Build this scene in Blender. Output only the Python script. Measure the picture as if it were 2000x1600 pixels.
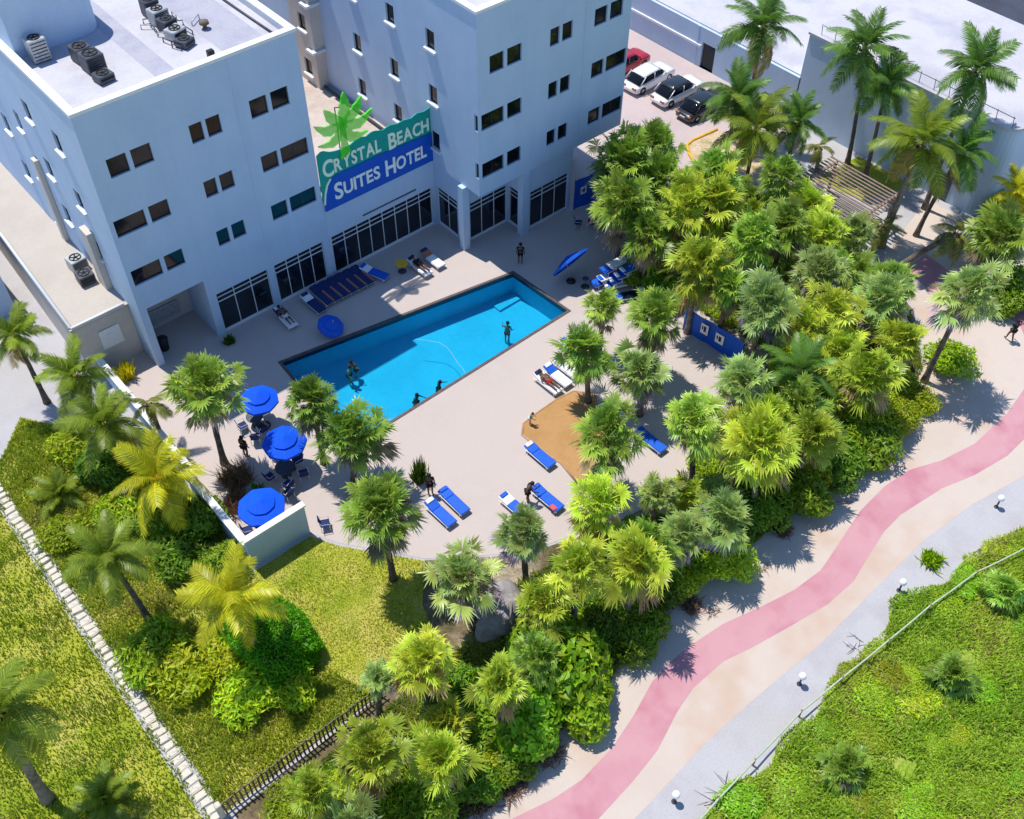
import bpy, bmesh, math, random
import numpy as np
from mathutils import Vector, Matrix
for o in list(bpy.data.objects): bpy.data.objects.remove(o)
scene = bpy.context.scene
COL = scene.collection
R = math.radians
# ------------------------------------------------------------------ camera
cam_d = bpy.data.cameras.new('camera'); cam = bpy.data.objects.new('camera', cam_d); COL.objects.link(cam)
cam_d.sensor_width = 36.0; cam_d.lens = 36.0*2047.3/2000.0; cam_d.clip_start = 1.0; cam_d.clip_end = 3000.0
_yaw, _pit, _rol = R(-41.1173), R(48.5796), R(0.545)
_f = Vector((-math.sin(_yaw)*math.cos(_pit), math.cos(_yaw)*math.cos(_pit), -math.sin(_pit)))
_r = Vector((math.cos(_yaw), math.sin(_yaw), 0)); _u = _r.cross(_f)
_r2 = math.cos(_rol)*_r + math.sin(_rol)*_u; _u2 = -math.sin(_rol)*_r + math.cos(_rol)*_u
_m = Matrix((_r2, _u2, -_f)).transposed().to_4x4(); _m.translation = Vector((-12.839, -48.760, 46.372))
cam.matrix_world = _m
scene.camera = cam
# ------------------------------------------------------------------ sky and sun
SUN_EL, SUN_AZ = 69.5, -10.0            # azimuth from +Y towards +X, degrees
world = bpy.data.worlds.new('World'); scene.world = world; world.use_nodes = True
wn = world.node_tree; bg = wn.nodes['Background']
sky = wn.nodes.new('ShaderNodeTexSky'); sky.sky_type = 'NISHITA'; sky.sun_disc = False
sky.sun_elevation = R(SUN_EL); sky.sun_rotation = R(SUN_AZ); sky.air_density = 1.0; sky.dust_density = 0.0; sky.ozone_density = 7.0
wn.links.new(sky.outputs['Color'], bg.inputs['Color']); bg.inputs['Strength'].default_value = 0.15
sun_d = bpy.data.lights.new('sun', 'SUN'); sun_d.energy = 4.2; sun_d.angle = R(0.53); sun_d.color = (1.0, 0.95, 0.86)
sun = bpy.data.objects.new('sun', sun_d); COL.objects.link(sun)
_to = Vector((math.sin(R(SUN_AZ))*math.cos(R(SUN_EL)), math.cos(R(SUN_AZ))*math.cos(R(SUN_EL)), math.sin(R(SUN_EL))))
sun.rotation_euler = _to.to_track_quat('Z', 'Y').to_euler(); sun.location = (0, 40, 80)
vs = scene.view_settings; vs.view_transform = 'Standard'; vs.look = 'None'; vs.exposure = 0.24; vs.gamma = 1.0; vs.use_curve_mapping = False
# ------------------------------------------------------------------ helpers
def tag(o, label=None, cat=None, group=None, kind=None):
    if label: o['label'] = label
    if cat: o['category'] = cat
    if group: o['group'] = group
    if kind: o['kind'] = kind
    return o
def thing(name, label, cat, loc=(0, 0, 0), rotz=0.0, group=None):
    o = bpy.data.objects.new(name, None); COL.objects.link(o)
    o.empty_display_size = 0.2; o.location = loc; o.rotation_euler = (0, 0, rotz)
    return tag(o, label, cat, group)
def rootloc(o):
    v = Vector((0, 0, 0))
    while o: v += Vector(o.location); o = o.parent
    return v
def link(name, me, parent=None, loc=None, rot=None, scale=None):
    o = bpy.data.objects.new(name, me); COL.objects.link(o); o.parent = parent
    if loc is not None: o.location = loc
    if rot is not None: o.rotation_euler = rot
    if scale is not None: o.scale = scale if hasattr(scale, '__len__') else (scale,)*3
    return o
def children(o): return [c for c in bpy.data.objects if c.parent == o]
def copy_tree(o, parent=None):
    c = o.copy(); COL.objects.link(c); c.parent = parent
    for ch in KIDS.get(o.name, []) or children(o): copy_tree(ch, c)
    return c
KIDS = {}
class MB:
    """collects simple solids into one mesh"""
    def __init__(s): s.v = []; s.f = []; s.m = []; s.sm = []
    def add(s, vs, fs, mi=0, smooth=False):
        b = len(s.v); s.v += [tuple(v) for v in vs]
        for f in fs: s.f.append(tuple(i+b for i in f)); s.m.append(mi); s.sm.append(smooth)
        return s
    def box(s, x0, x1, y0, y1, z0, z1, mi=0, M=None):
        vs = [Vector(p) for p in ((x0,y0,z0),(x1,y0,z0),(x1,y1,z0),(x0,y1,z0),(x0,y0,z1),(x1,y0,z1),(x1,y1,z1),(x0,y1,z1))]
        if M: vs = [M @ v for v in vs]
        return s.add(vs, [(0,3,2,1),(4,5,6,7),(0,1,5,4),(1,2,6,5),(2,3,7,6),(3,0,4,7)], mi)
    def cbox(s, c, d, rz=0.0, mi=0, rx=0.0):
        M = Matrix.Translation(c) @ Matrix.Rotation(rz, 4, 'Z') @ Matrix.Rotation(rx, 4, 'X')
        return s.box(-d[0]/2, d[0]/2, -d[1]/2, d[1]/2, -d[2]/2, d[2]/2, mi, M)
    def bbox(s, x0, x1, y0, y1, z0, z1, b=0.03, mi=0, M=None):
        """box with bevelled vertical and top edges"""
        def ring(i, z): return [(x0+i,y0+b,z),(x0+b,y0+i,z),(x1-b,y0+i,z),(x1-i,y0+b,z),(x1-i,y1-b,z),(x1-b,y1-i,z),(x0+b,y1-i,z),(x0+i,y1-b,z)]
        vs = ring(0, z0) + ring(0, z1-b) + ring(b*0.9, z1)
        vs = [Vector(p) for p in vs]
        if M: vs = [M @ v for v in vs]
        fs = [tuple(range(7, -1, -1)), tuple(range(16, 24))]
        for k in (0, 8):
            for i in range(8): j = (i+1) % 8; fs.append((k+i, k+j, k+8+j, k+8+i))
        return s.add(vs, fs, mi)
    def tube(s, pts, rad, n=8, mi=0, cap=True, smooth=True):
        pts = [Vector(p) for p in pts]; k = len(pts)
        if not hasattr(rad, '__len__'): rad = [rad]*k
        vs = []; ref = None
        for i, p in enumerate(pts):
            t = (pts[min(i+1, k-1)] - pts[max(i-1, 0)]).normalized()
            if ref is None: ref = Vector((1,0,0)) if abs(t.x) < .8 else Vector((0,1,0))
            a = (ref - t*ref.dot(t)).normalized(); ref = a; b = t.cross(a)
            for j in range(n):
                w = 2*math.pi*j/n; vs.append(p + (a*math.cos(w) + b*math.sin(w))*rad[i])
        fs = [(i*n+j, i*n+(j+1) % n, (i+1)*n+(j+1) % n, (i+1)*n+j) for i in range(k-1) for j in range(n)]
        if cap: fs += [tuple(range(n-1, -1, -1)), tuple(range((k-1)*n, k*n))]
        return s.add(vs, fs, mi, smooth)
    def lathe(s, prof, c=(0,0,0), n=16, mi=0, smooth=True, M=None):
        vs = []
        for r, z in prof:
            for j in range(n): w = 2*math.pi*j/n; vs.append(Vector((c[0]+r*math.cos(w), c[1]+r*math.sin(w), c[2]+z)))
        if M: vs = [M @ v for v in vs]
        k = len(prof)
        fs = [(i*n+j, i*n+(j+1) % n, (i+1)*n+(j+1) % n, (i+1)*n+j) for i in range(k-1) for j in range(n)]
        return s.add(vs, fs, mi, smooth)
    def prism(s, poly, z0, z1, mi=0):
        n = len(poly); vs = [(p[0], p[1], z0) for p in poly] + [(p[0], p[1], z1) for p in poly]
        fs = [tuple(range(n, 2*n)), tuple(range(n-1, -1, -1))] + [(i, (i+1) % n, n+(i+1) % n, n+i) for i in range(n)]
        return s.add(vs, fs, mi)
    def mesh(s, name, mats, off=None):
        me = bpy.data.meshes.new(name); v = s.v
        if off is not None: v = [(a-off[0], b-off[1], c-off[2]) for a, b, c in s.v]
        me.from_pydata(v, [], s.f)
        for m in (mats if isinstance(mats, (list, tuple)) else [mats]): me.materials.append(m)
        me.polygons.foreach_set('material_index', s.m); me.polygons.foreach_set('use_smooth', s.sm); me.update()
        return me
    def build(s, name, mats, parent=None, world=False):
        """world=True: coordinates are world coordinates, parents carry no rotation"""
        off = rootloc(parent) if (world and parent) else None
        return link(name, s.mesh(name, mats, off), parent)
def sheet(name, outline, z, mat, holes=(), kind='structure', parent=None):
    bm = bmesh.new(); edges = []
    for loop in [outline] + list(holes):
        vs = [bm.verts.new((p[0], p[1], z)) for p in loop]
        edges += [bm.edges.new((vs[i], vs[(i+1) % len(vs)])) for i in range(len(vs))]
    bmesh.ops.triangle_fill(bm, use_beauty=True, use_dissolve=False, edges=edges)
    for f in bm.faces:
        if f.normal.z < 0: f.normal_flip()
    me = bpy.data.meshes.new(name); bm.to_mesh(me); bm.free(); me.materials.append(mat)
    o = link(name, me, parent)
    if kind and parent is None: o['kind'] = kind
    return o
def raw_mesh(name, V, F, mat, col=None, smooth=False):
    """V (n,3) array, F (m,3 or 4) array, col (n,4) point colours"""
    me = bpy.data.meshes.new(name); V = np.asarray(V, np.float32); F = np.asarray(F, np.int32); k = F.shape[1]
    me.vertices.add(len(V)); me.vertices.foreach_set('co', V.ravel())
    me.loops.add(F.size); me.loops.foreach_set('vertex_index', F.ravel())
    me.polygons.add(len(F)); me.polygons.foreach_set('loop_start', np.arange(0, F.size, k, dtype=np.int32))
    try: me.polygons.foreach_set('loop_total', np.full(len(F), k, np.int32))
    except Exception: pass
    me.update(calc_edges=True); me.validate()
    if col is not None:
        a = me.color_attributes.new('tint', 'FLOAT_COLOR', 'POINT'); a.data.foreach_set('color', np.asarray(col, np.float32).ravel())
    me.materials.append(mat)
    if smooth: me.polygons.foreach_set('use_smooth', np.ones(len(F), bool))
    return me
# ------------------------------------------------------------------ materials
def mat(name, col, rough=0.7, spec=0.3, noise=None, amt=0.12, bump=0.0, bscale=None, metal=0.0, col2=None, coat=0.0, detail=4.0):
    m = bpy.data.materials.new(name); m.use_nodes = True; nt = m.node_tree; N = nt.nodes; L = nt.links
    p = N['Principled BSDF']; p.inputs['Roughness'].default_value = rough; p.inputs['Specular IOR Level'].default_value = spec
    p.inputs['Metallic'].default_value = metal; p.inputs['Coat Weight'].default_value = coat; p.inputs['Coat Roughness'].default_value = 0.05
    p.inputs['Base Color'].default_value = (*col, 1)
    if noise:
        tc = N.new('ShaderNodeTexCoord'); tx = N.new('ShaderNodeTexNoise'); tx.inputs['Scale'].default_value = noise
        tx.inputs['Detail'].default_value = detail; tx.inputs['Roughness'].default_value = 0.62
        L.new(tc.outputs['Object'], tx.inputs['Vector'])
        rp = N.new('ShaderNodeValToRGB'); rp.color_ramp.elements[0].position = 0.32; rp.color_ramp.elements[1].position = 0.68
        c0 = tuple(max(0, c*(1-amt)) for c in col) if col2 is None else col2
        c1 = tuple(min(1, c*(1+amt)) for c in col) if col2 is None else col
        rp.color_ramp.elements[0].color = (*c0, 1); rp.color_ramp.elements[1].color = (*c1, 1)
        L.new(tx.outputs['Fac'], rp.inputs['Fac']); L.new(rp.outputs['Color'], p.inputs['Base Color'])
    if bump:
        tc = N.new('ShaderNodeTexCoord'); tb = N.new('ShaderNodeTexNoise'); tb.inputs['Scale'].default_value = bscale or 8
        tb.inputs['Detail'].default_value = 5; L.new(tc.outputs['Object'], tb.inputs['Vector'])
        bp = N.new('ShaderNodeBump'); bp.inputs['Strength'].default_value = bump; bp.inputs['Distance'].default_value = 0.05
        L.new(tb.outputs['Fac'], bp.inputs['Height']); L.new(bp.outputs['Normal'], p.inputs['Normal'])
    return m
def mat2(name, col, colB, s1, s2, amt=0.1, rough=0.85, bump=0.15, pos=(0.45, 0.62), colC=None, s3=0.3):
    """ground material: fine grain, large blotches of a second colour and optional third"""
    m = bpy.data.materials.new(name); m.use_nodes = True; nt = m.node_tree; N = nt.nodes; L = nt.links
    p = N['Principled BSDF']; p.inputs['Roughness'].default_value = rough; p.inputs['Specular IOR Level'].default_value = 0.2
    tc = N.new('ShaderNodeTexCoord')
    def noise(s, d=5):
        t = N.new('ShaderNodeTexNoise'); t.inputs['Scale'].default_value = s; t.inputs['Detail'].default_value = d; t.inputs['Roughness'].default_value = .6
        L.new(tc.outputs['Object'], t.inputs['Vector']); return t
    def ramp(src, a, b, c0=(0, 0, 0), c1=(1, 1, 1)):
        r = N.new('ShaderNodeValToRGB'); e = r.color_ramp.elements; e[0].position = a; e[1].position = b; e[0].color = (*c0, 1); e[1].color = (*c1, 1)
        L.new(src.outputs['Fac'], r.inputs['Fac']); return r
    def mix(f, a, b, t='MIX'):
        x = N.new('ShaderNodeMix'); x.data_type = 'RGBA'; x.blend_type = t
        if isinstance(f, float): x.inputs['Factor'].default_value = f
        else: L.new(f, x.inputs['Factor'])
        for s_, v in (('A', a), ('B', b)):
            k = [i for i in x.inputs if i.name == s_ and i.type == 'RGBA'][0]
            if isinstance(v, tuple): k.default_value = (*v, 1)
            else: L.new(v, k)
        return [q for q in x.outputs if q.type == 'RGBA'][0]
    big = ramp(noise(s2), *pos); c = mix(big.outputs['Color'], col, colB)
    if colC:
        b3 = ramp(noise(s3, 3), .5, .66); c = mix(b3.outputs['Color'], c, colC)
    fine = ramp(noise(s1, 7), .3, .7, (1-amt,)*3, (1+amt,)*3); c = mix(1.0, c, fine.outputs['Color'], 'MULTIPLY')
    L.new(c, p.inputs['Base Color'])
    if bump:
        bp = N.new('ShaderNodeBump'); bp.inputs['Strength'].default_value = bump; bp.inputs['Distance'].default_value = 0.04
        L.new(noise(s1*1.5).outputs['Fac'], bp.inputs['Height']); L.new(bp.outputs['Normal'], p.inputs['Normal'])
    return m
def streaks(m, amt=.10, sx=2.2, sz=.10):
    """vertical rain streaks and patch repairs multiplied over a wall paint"""
    nt = m.node_tree; N = nt.nodes; L = nt.links; p = N['Principled BSDF']; src = p.inputs['Base Color'].links[0].from_socket
    tc = N.new('ShaderNodeTexCoord'); mp = N.new('ShaderNodeMapping'); mp.inputs['Scale'].default_value = (sx, sx, sz); L.new(tc.outputs['Object'], mp.inputs['Vector'])
    t = N.new('ShaderNodeTexNoise'); t.inputs['Scale'].default_value = 1.6; t.inputs['Detail'].default_value = 6; t.inputs['Roughness'].default_value = .7; L.new(mp.outputs['Vector'], t.inputs['Vector'])
    r = N.new('ShaderNodeValToRGB'); e = r.color_ramp.elements; e[0].position = .30; e[1].position = .60; e[0].color = (1-amt*1.3, 1-amt*1.2, 1-amt, 1); e[1].color = (1, 1, 1, 1); L.new(t.outputs['Fac'], r.inputs['Fac'])
    x = N.new('ShaderNodeMix'); x.data_type = 'RGBA'; x.blend_type = 'MULTIPLY'; x.inputs['Factor'].default_value = 1
    a, b = [i for i in x.inputs if i.type == 'RGBA']; L.new(src, a); L.new(r.outputs['Color'], b); L.new([q for q in x.outputs if q.type == 'RGBA'][0], p.inputs['Base Color'])
    return m
def leafmat(name, col, trans=0.35, rough=0.45, var=0.16):
    """foliage: per-leaf tint attribute x per-object colour, part of the light passes through the blade"""
    m = bpy.data.materials.new(name); m.use_nodes = True; nt = m.node_tree; N = nt.nodes; L = nt.links
    p = N['Principled BSDF']; p.inputs['Roughness'].default_value = rough; p.inputs['Specular IOR Level'].default_value = 0.35
    at = N.new('ShaderNodeAttribute'); at.attribute_name = 'tint'
    oi = N.new('ShaderNodeObjectInfo')
    def mul(a, b):
        x = N.new('ShaderNodeMix'); x.data_type = 'RGBA'; x.blend_type = 'MULTIPLY'; x.inputs['Factor'].default_value = 1
        ins = [i for i in x.inputs if i.type == 'RGBA']
        for k, v in zip(ins, (a, b)):
            if isinstance(v, tuple): k.default_value = v
            else: L.new(v, k)
        return [q for q in x.outputs if q.type == 'RGBA'][0]
    c = mul(mul((*col, 1), at.outputs['Color']), oi.outputs['Color'])
    hs = N.new('ShaderNodeHueSaturation'); L.new(c, hs.inputs['Color'])
    mr = N.new('ShaderNodeMapRange'); mr.inputs['To Min'].default_value = 1-var; mr.inputs['To Max'].default_value = 1+var
    L.new(oi.outputs['Random'], mr.inputs['Value']); L.new(mr.outputs['Result'], hs.inputs['Value'])
    tr = N.new('ShaderNodeBsdfTranslucent'); mx = N.new('ShaderNodeMixShader'); mx.inputs['Fac'].default_value = trans
    L.new(hs.outputs['Color'], p.inputs['Base Color']); L.new(hs.outputs['Color'], tr.inputs['Color'])
    L.new(p.outputs['BSDF'], mx.inputs[1]); L.new(tr.outputs['BSDF'], mx.inputs[2])
    L.new(mx.outputs['Shader'], N['Material Output'].inputs['Surface'])
    return m
M = {}
M['stucco'] = mat2('white_stucco', (.49, .61, .77), (.46, .58, .74), 9, .35, .04, .85, .12)
M['beige_stucco'] = mat2('beige_stucco', (.62, .56, .50), (.57, .51, .45), 9, .35, .04, .85, .12)
streaks(M['stucco'], .05, .55, .05); streaks(M['beige_stucco'], .07, .6, .06)
M['trim'] = mat('white_trim', (.74, .75, .76), .6, .3, 6, .05)
M['roof'] = mat2('roof_membrane', (.52, .51, .55), (.47, .46, .50), 7, .35, .06, .8, .1, colC=(.41, .41, .47), s3=.22)
M['roof_grey'] = mat2('grey_roof_strip', (.40, .40, .46), (.35, .35, .42), 9, .8, .08, .85, .1)
M['podium'] = mat2('podium_roof', (.54, .46, .42), (.46, .38, .33), 7, .5, .1, .9, .2)
M['annex_roof'] = mat2('annex_roof', (.48, .43, .38), (.45, .40, .35), 9, .3, .05, .9, .1)
M['frame_w'] = mat('white_frame', (.72, .75, .80), .4, .4)
M['frame_d'] = mat('dark_frame', (.03, .035, .04), .4, .4)
M['glass_d'] = mat('dark_glass', (.005, .007, .011), .06, .4)
M['glass_b'] = mat('glass_brown_curtain', (.024, .018, .019), .12, .28, 3, .35)
M['glass_t'] = mat('glass_teal_blind', (.005, .015, .028), .1, .3, 2, .3)
M['glass_s'] = mat('shop_glass', (.006, .012, .022), .04, .7, .8, .6)
M['deck'] = mat2('pool_deck', (.50, .43, .40), (.475, .405, .375), 14, .25, .05, .9, .1, colC=(.49, .43, .405), s3=.5)
M['sand'] = mat2('white_sand', (.44, .43, .45), (.40, .38, .40), 10, .35, .07, .95, .3, colC=(.42, .40, .39), s3=.12)
M['cream'] = mat2('cream_promenade', (.545, .465, .41), (.52, .435, .38), 16, .3, .05, .9, .12, colC=(.51, .385, .31), s3=.22)
M['pink'] = mat2('pink_path', (.53, .285, .32), (.50, .25, .29), 18, .3, .05, .9, .1, colC=(.47, .20, .25), s3=.35)
M['lot'] = mat2('parking_concrete', (.50, .41, .40), (.46, .38, .38), 12, .25, .06, .9, .12)
M['asphalt'] = mat2('asphalt', (.06, .07, .10), (.05, .055, .075), 12, .3, .15, .9, .2)
M['soil'] = mat2('thicket_soil', (.16, .12, .07), (.09, .08, .035), 6, .6, .4, .95, .5, colC=(.34, .28, .2), s3=.4)
M['lawn'] = mat2('lawn', (.33, .35, .035), (.42, .38, .09), 9, .45, .3, .95, .4, colC=(.22, .28, .02), s3=.3)
M['dune'] = mat2('dune_soil', (.20, .31, .025), (.30, .34, .06), 7, .5, .4, .95, .5)
M['bed'] = mat2('orange_sand_bed', (.44, .25, .105), (.40, .22, .085), 12, .6, .08, .95, .25)
M['pool'] = mat2('pool_plaster', (.05, .45, .62), (.04, .41, .58), 3, .4, .05, .6, .05)
M['tile'] = mat('navy_waterline_tile', (.012, .016, .05), .25, .5, 6, .3)
M['coping'] = mat('pool_coping', (.10, .07, .07), .6, .4, 4, .3)
M['trunk'] = mat2('palm_trunk', (.17, .135, .11), (.09, .07, .055), 14, 2, .3, .95, .5)
M['trunk_p'] = mat2('pale_palm_trunk', (.30, .25, .20), (.17, .13, .10), 14, 2, .3, .95, .5)
M['bark'] = mat2('bark', (.12, .085, .06), (.07, .05, .035), 14, 2, .3, .95, .5)
M['fan'] = leafmat('fan_leaf', (.36, .455, .05), .36, .36)
M['coco'] = leafmat('frond_leaf', (.24, .36, .045), .42, .38)
M['leaf'] = leafmat('bush_leaf', (.21, .40, .02), .42, .4)
M['grass'] = leafmat('grass_blade', (.43, .47, .035), .42, .7, 0.0)
M['blue'] = mat('blue_canvas', (.003, .085, .72), .75, .2, 3, .08)
M['blue_d'] = mat('blue_vinyl', (.006, .10, .58), .6, .3, 5, .12)
M['cush_w'] = mat('white_cushion', (.80, .80, .82), .8, .2, 8, .05)
M['cush_o'] = mat('orange_cushion', (.40, .17, .11), .8, .2, 8, .12)
M['navy'] = mat('navy_cloth', (.02, .035, .13), .8, .2, 8, .2)
M['stripe'] = mat('lounge_frame', (.78, .78, .80), .5, .4)
M['black'] = mat('black_plastic', (.012, .012, .014), .5, .4, 6, .3)
M['metal'] = mat('grey_metal', (.42, .44, .46), .45, .5, 5, .2, metal=.4)
M['metal_d'] = mat('dark_metal', (.07, .08, .10), .5, .4, 5, .3, metal=.3)
M['wood'] = mat('weathered_wood', (.34, .23, .16), .85, .2, 6, .3)
M['wood_d'] = mat('dark_fence_wood', (.16, .13, .09), .85, .2, 7, .35)
M['stone'] = mat2('pale_stone', (.62, .57, .48), (.50, .46, .39), 10, 2, .1, .9, .4)
M['rock'] = mat2('grey_rock', (.32, .29, .29), (.22, .20, .20), 5, .8, .2, .9, .5)
M['sgreen'] = mat('sign_green', (.0, .34, .27), .6, .3, 3, .06)
M['sblue'] = mat('sign_blue', (.0, .09, .52), .6, .3, 3, .06)
M['slime'] = mat('sign_lime', (.10, .80, .02), .6, .3, 4, .15)
M['swhite'] = mat('sign_white', (.88, .90, .86), .6, .3)
M['scream'] = mat('sign_cream', (.85, .95, .75), .6, .3)
M['yellow'] = mat('yellow_kerb_paint', (.72, .40, .03), .7, .3, 4, .15)
M['kerb'] = mat('kerb', (.45, .28, .18), .8, .3, 5, .15)
M['lampw'] = mat('white_lamp_globe', (.88, .90, .92), .3, .5)
M['rubber'] = mat('tyre_rubber', (.012, .012, .012), .8, .3)
M['rim'] = mat('wheel_rim', (.5, .5, .52), .3, .5, metal=.8)
M['dry'] = leafmat('dry_brush', (.24, .15, .07), .2, .8)
# ------------------------------------------------------------------ measured places (metres)
FAN=[
(-0.9,-10.5,6.4,0.2,-0.2,1.92,0),
(3.4,-14.1,5.2,0.0,0.0,1.55,0),
(3.9,-16.3,4.0,0.3,-0.3,2.02,0),
(1.8,-22.8,5.9,-0.1,0.1,1.88,0),
(3.2,-27.7,4.7,-0.3,0.2,1.73,1),
(5.9,-28.6,6.6,-0.3,0.2,1.35,1),
(10.3,-28.6,5.0,0.0,0.0,1.62,2),
(13.9,-29.5,3.6,0.0,0.0,1.11,1),
(13.7,-25.8,5.0,0.0,0.0,1.91,0),
(19.5,-23.1,3.7,-0.3,0.2,1.80,1),
(17.9,-20.4,4.3,-0.4,0.3,1.80,0),
(22.0,-21.2,5.0,0.0,0.0,1.83,0),
(21.1,-18.0,4.0,0.0,0.0,1.21,0),
(17.5,-29.0,6.1,-0.5,0.4,1.63,0),
(26.7,-20.2,5.5,0.0,0.0,2.05,2),
(30.9,-20.7,5.5,0.0,0.0,1.94,0),
(32.1,-16.7,5.5,0.0,0.0,2.26,2),
(29.9,-10.4,6.0,0.0,0.0,2.32,0),
(32.8,-10.6,6.0,0.0,0.0,1.86,0),
(27.4,-13.1,5.5,0.0,0.0,2.09,0),
(27.6,-15.3,4.5,0.0,0.0,1.76,0),
(30.4,-15.7,5.5,0.0,0.0,2.09,2),
(33.8,-14.9,6.0,0.0,0.0,1.81,0),
(34.0,-20.8,5.2,0.0,0.0,1.75,0),
(26.9,-25.0,5.5,0.0,0.0,2.04,1),
(32.1,-25.0,5.0,0.0,0.0,1.60,1),
(30.1,-27.3,5.0,0.0,0.0,1.77,2),
(33.5,-28.6,4.5,0.0,0.0,1.81,1),
(34.6,-32.4,7.2,0.2,-0.2,1.92,1),
(28.0,-31.6,4.3,0.0,0.0,1.84,2),
(22.0,-27.8,5.0,0.0,0.0,1.66,1),
(19.1,-32.0,5.9,-0.5,0.4,2.12,2),
(22.2,-32.4,4.5,0.0,0.0,1.67,2),
(46.0,-29.9,3.7,-0.8,0.6,2.04,0),
(9.1,-32.4,5.2,0.0,0.0,1.66,2),
(6.9,-30.9,5.5,0.0,0.0,1.64,2),
(12.9,-32.1,4.0,0.0,0.0,1.19,1),
(-1.3,-29.8,5.0,0.0,0.0,1.50,2),
(0.6,-32.8,5.0,0.0,0.0,1.26,2),
(-5.4,-31.7,5.0,0.0,0.0,1.62,2),
(-8.1,-31.5,5.0,0.0,0.0,1.12,2),
(-3.3,-28.7,4.4,0.2,-0.2,0.84,1),
(29.0,-29.2,4.0,0.0,0.0,1.61,2),
(32.3,-30.9,3.8,0.0,0.0,1.62,2),
(28.4,-27.1,4.5,0.0,0.0,1.54,2),
(4.8,-30.8,4.5,0.0,0.0,1.29,2),
(27.2,-22.2,5.0,0.0,0.0,1.51,0),
(31.3,-12.6,5.5,0.0,0.0,1.82,0),
]
COCO=[
(45.6,-8.3,9.0,0.0,0.0,3.42,0),
(41.1,-10.4,6.3,0.0,0.0,2.66,0),
(40.8,-12.7,5.0,0.0,-0.0,3.27,1),
(42.8,-14.4,5.6,0.1,-0.1,2.29,0),
(49.1,-15.6,9.3,-0.8,0.7,3.30,0),
(48.5,-17.6,7.8,-0.4,0.3,2.60,0),
(48.9,-22.5,10.8,0.0,0.0,3.09,0),
(43.1,-23.0,8.2,0.3,-0.2,3.29,1),
(45.9,-23.9,6.9,0.7,-0.6,2.64,0),
(46.6,-14.7,2.1,-0.2,0.2,1.48,3),
(41.2,-25.2,3.4,2.6,-2.1,1.82,3),
(42.3,-23.0,2.2,0.0,0.0,1.71,3),
(49.8,-27.7,4.0,0.0,0.0,2.04,2),
(-6.5,0.3,5.5,0.0,0.0,1.98,1),
(-5.2,-4.2,5.0,0.0,0.0,2.21,1),
(-5.5,-7.9,4.5,0.0,0.0,2.42,1),
(-5.0,-12.5,4.0,0.0,0.0,2.73,2),
(-8.9,-6.9,0.9,0.0,0.0,1.80,1),
(-8.9,-16.8,5.8,-0.4,0.3,2.23,1),
(-5.8,-22.4,5.9,-0.3,0.2,2.39,2),
(-2.8,-7.1,3.5,0.0,0.0,1.54,3),
(-16.6,-22.1,8.5,0.6,-0.5,2.65,1),
(-14.7,-23.9,1.3,0.0,0.0,1.66,1),
(24.8,-29.3,5.0,0.0,0.0,2.37,0),
]
BUSH=[
(-6.2,-6.9,0.9,1.84,1),
(-4.5,-7.1,0.8,1.57,1),
(-6.7,-4.6,0.7,1.58,3),
(-5.7,-12.3,0.9,1.62,1),
(4.4,-32.7,1.8,2.27,0),
(1.6,-33.5,1.5,1.74,0),
(4.3,-34.7,1.3,1.41,0),
(-0.5,-32.3,1.0,1.51,1),
(0.0,-34.3,0.8,1.26,1),
(-1.1,-30.9,1.0,1.64,1),
(15.3,-33.1,0.8,1.99,2),
(12.7,-32.7,0.8,1.56,2),
(21.4,-33.1,1.0,1.94,1),
(24.9,-33.3,1.0,1.85,1),
(27.6,-33.9,1.3,1.87,1),
(28.8,-32.0,2.2,2.18,2),
(26.6,-30.2,1.8,1.75,2),
(21.1,-31.7,0.8,1.68,1),
(9.1,-33.3,1.0,1.75,1),
(7.6,-32.4,1.0,1.50,1),
(-3.3,-32.9,0.8,1.69,1),
(-4.9,-32.5,0.8,1.45,2),
(-6.8,-30.9,0.8,1.23,2),
(0.2,-29.6,1.0,1.44,1),
(-4.3,-13.6,1.2,1.75,1),
(-5.9,-15.0,1.0,1.71,1),
(-4.3,-16.8,1.0,1.44,1),
(-9.7,-18.7,0.9,1.85,3),
(-9.0,-20.9,0.8,1.82,3),
(-7.3,-23.7,0.7,1.80,3),
(-5.6,-24.5,0.7,1.45,3),
(-7.3,-21.3,0.8,1.35,3),
(17.9,-32.2,0.9,1.50,1),
(24.6,-29.7,1.5,1.74,2),
(36.7,-32.4,0.6,1.72,3),
(32.7,-33.3,0.5,1.36,3),
(45.1,-31.9,1.2,2.14,1),
(43.6,-31.9,0.8,1.48,1),
(40.0,-21.6,0.8,1.55,1),
(27.9,-17.0,1.0,1.82,1),
(27.8,-14.3,1.0,1.51,1),
(19.5,-28.9,1.2,1.55,2),
(18.6,-30.5,1.2,1.66,1),
(22.7,-32.0,1.6,1.96,2),
(26.9,-32.2,1.6,1.88,2),
(30.0,-33.1,1.4,1.76,2),
(13.7,-32.1,1.0,1.58,1),
(11.1,-32.4,1.0,1.54,1),
(9.3,-32.0,1.0,1.52,1),
(0.5,-31.5,1.0,1.42,1),
(30.9,-14.2,1.0,2.06,1),
(33.0,-11.1,1.5,2.12,1),
(51.5,-27.4,1.5,2.12,2),
(55.2,-24.3,1.5,2.21,1),
(-6.9,-10.4,0.6,1.64,3),
(-9.7,-9.6,0.5,1.35,3),
]
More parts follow.
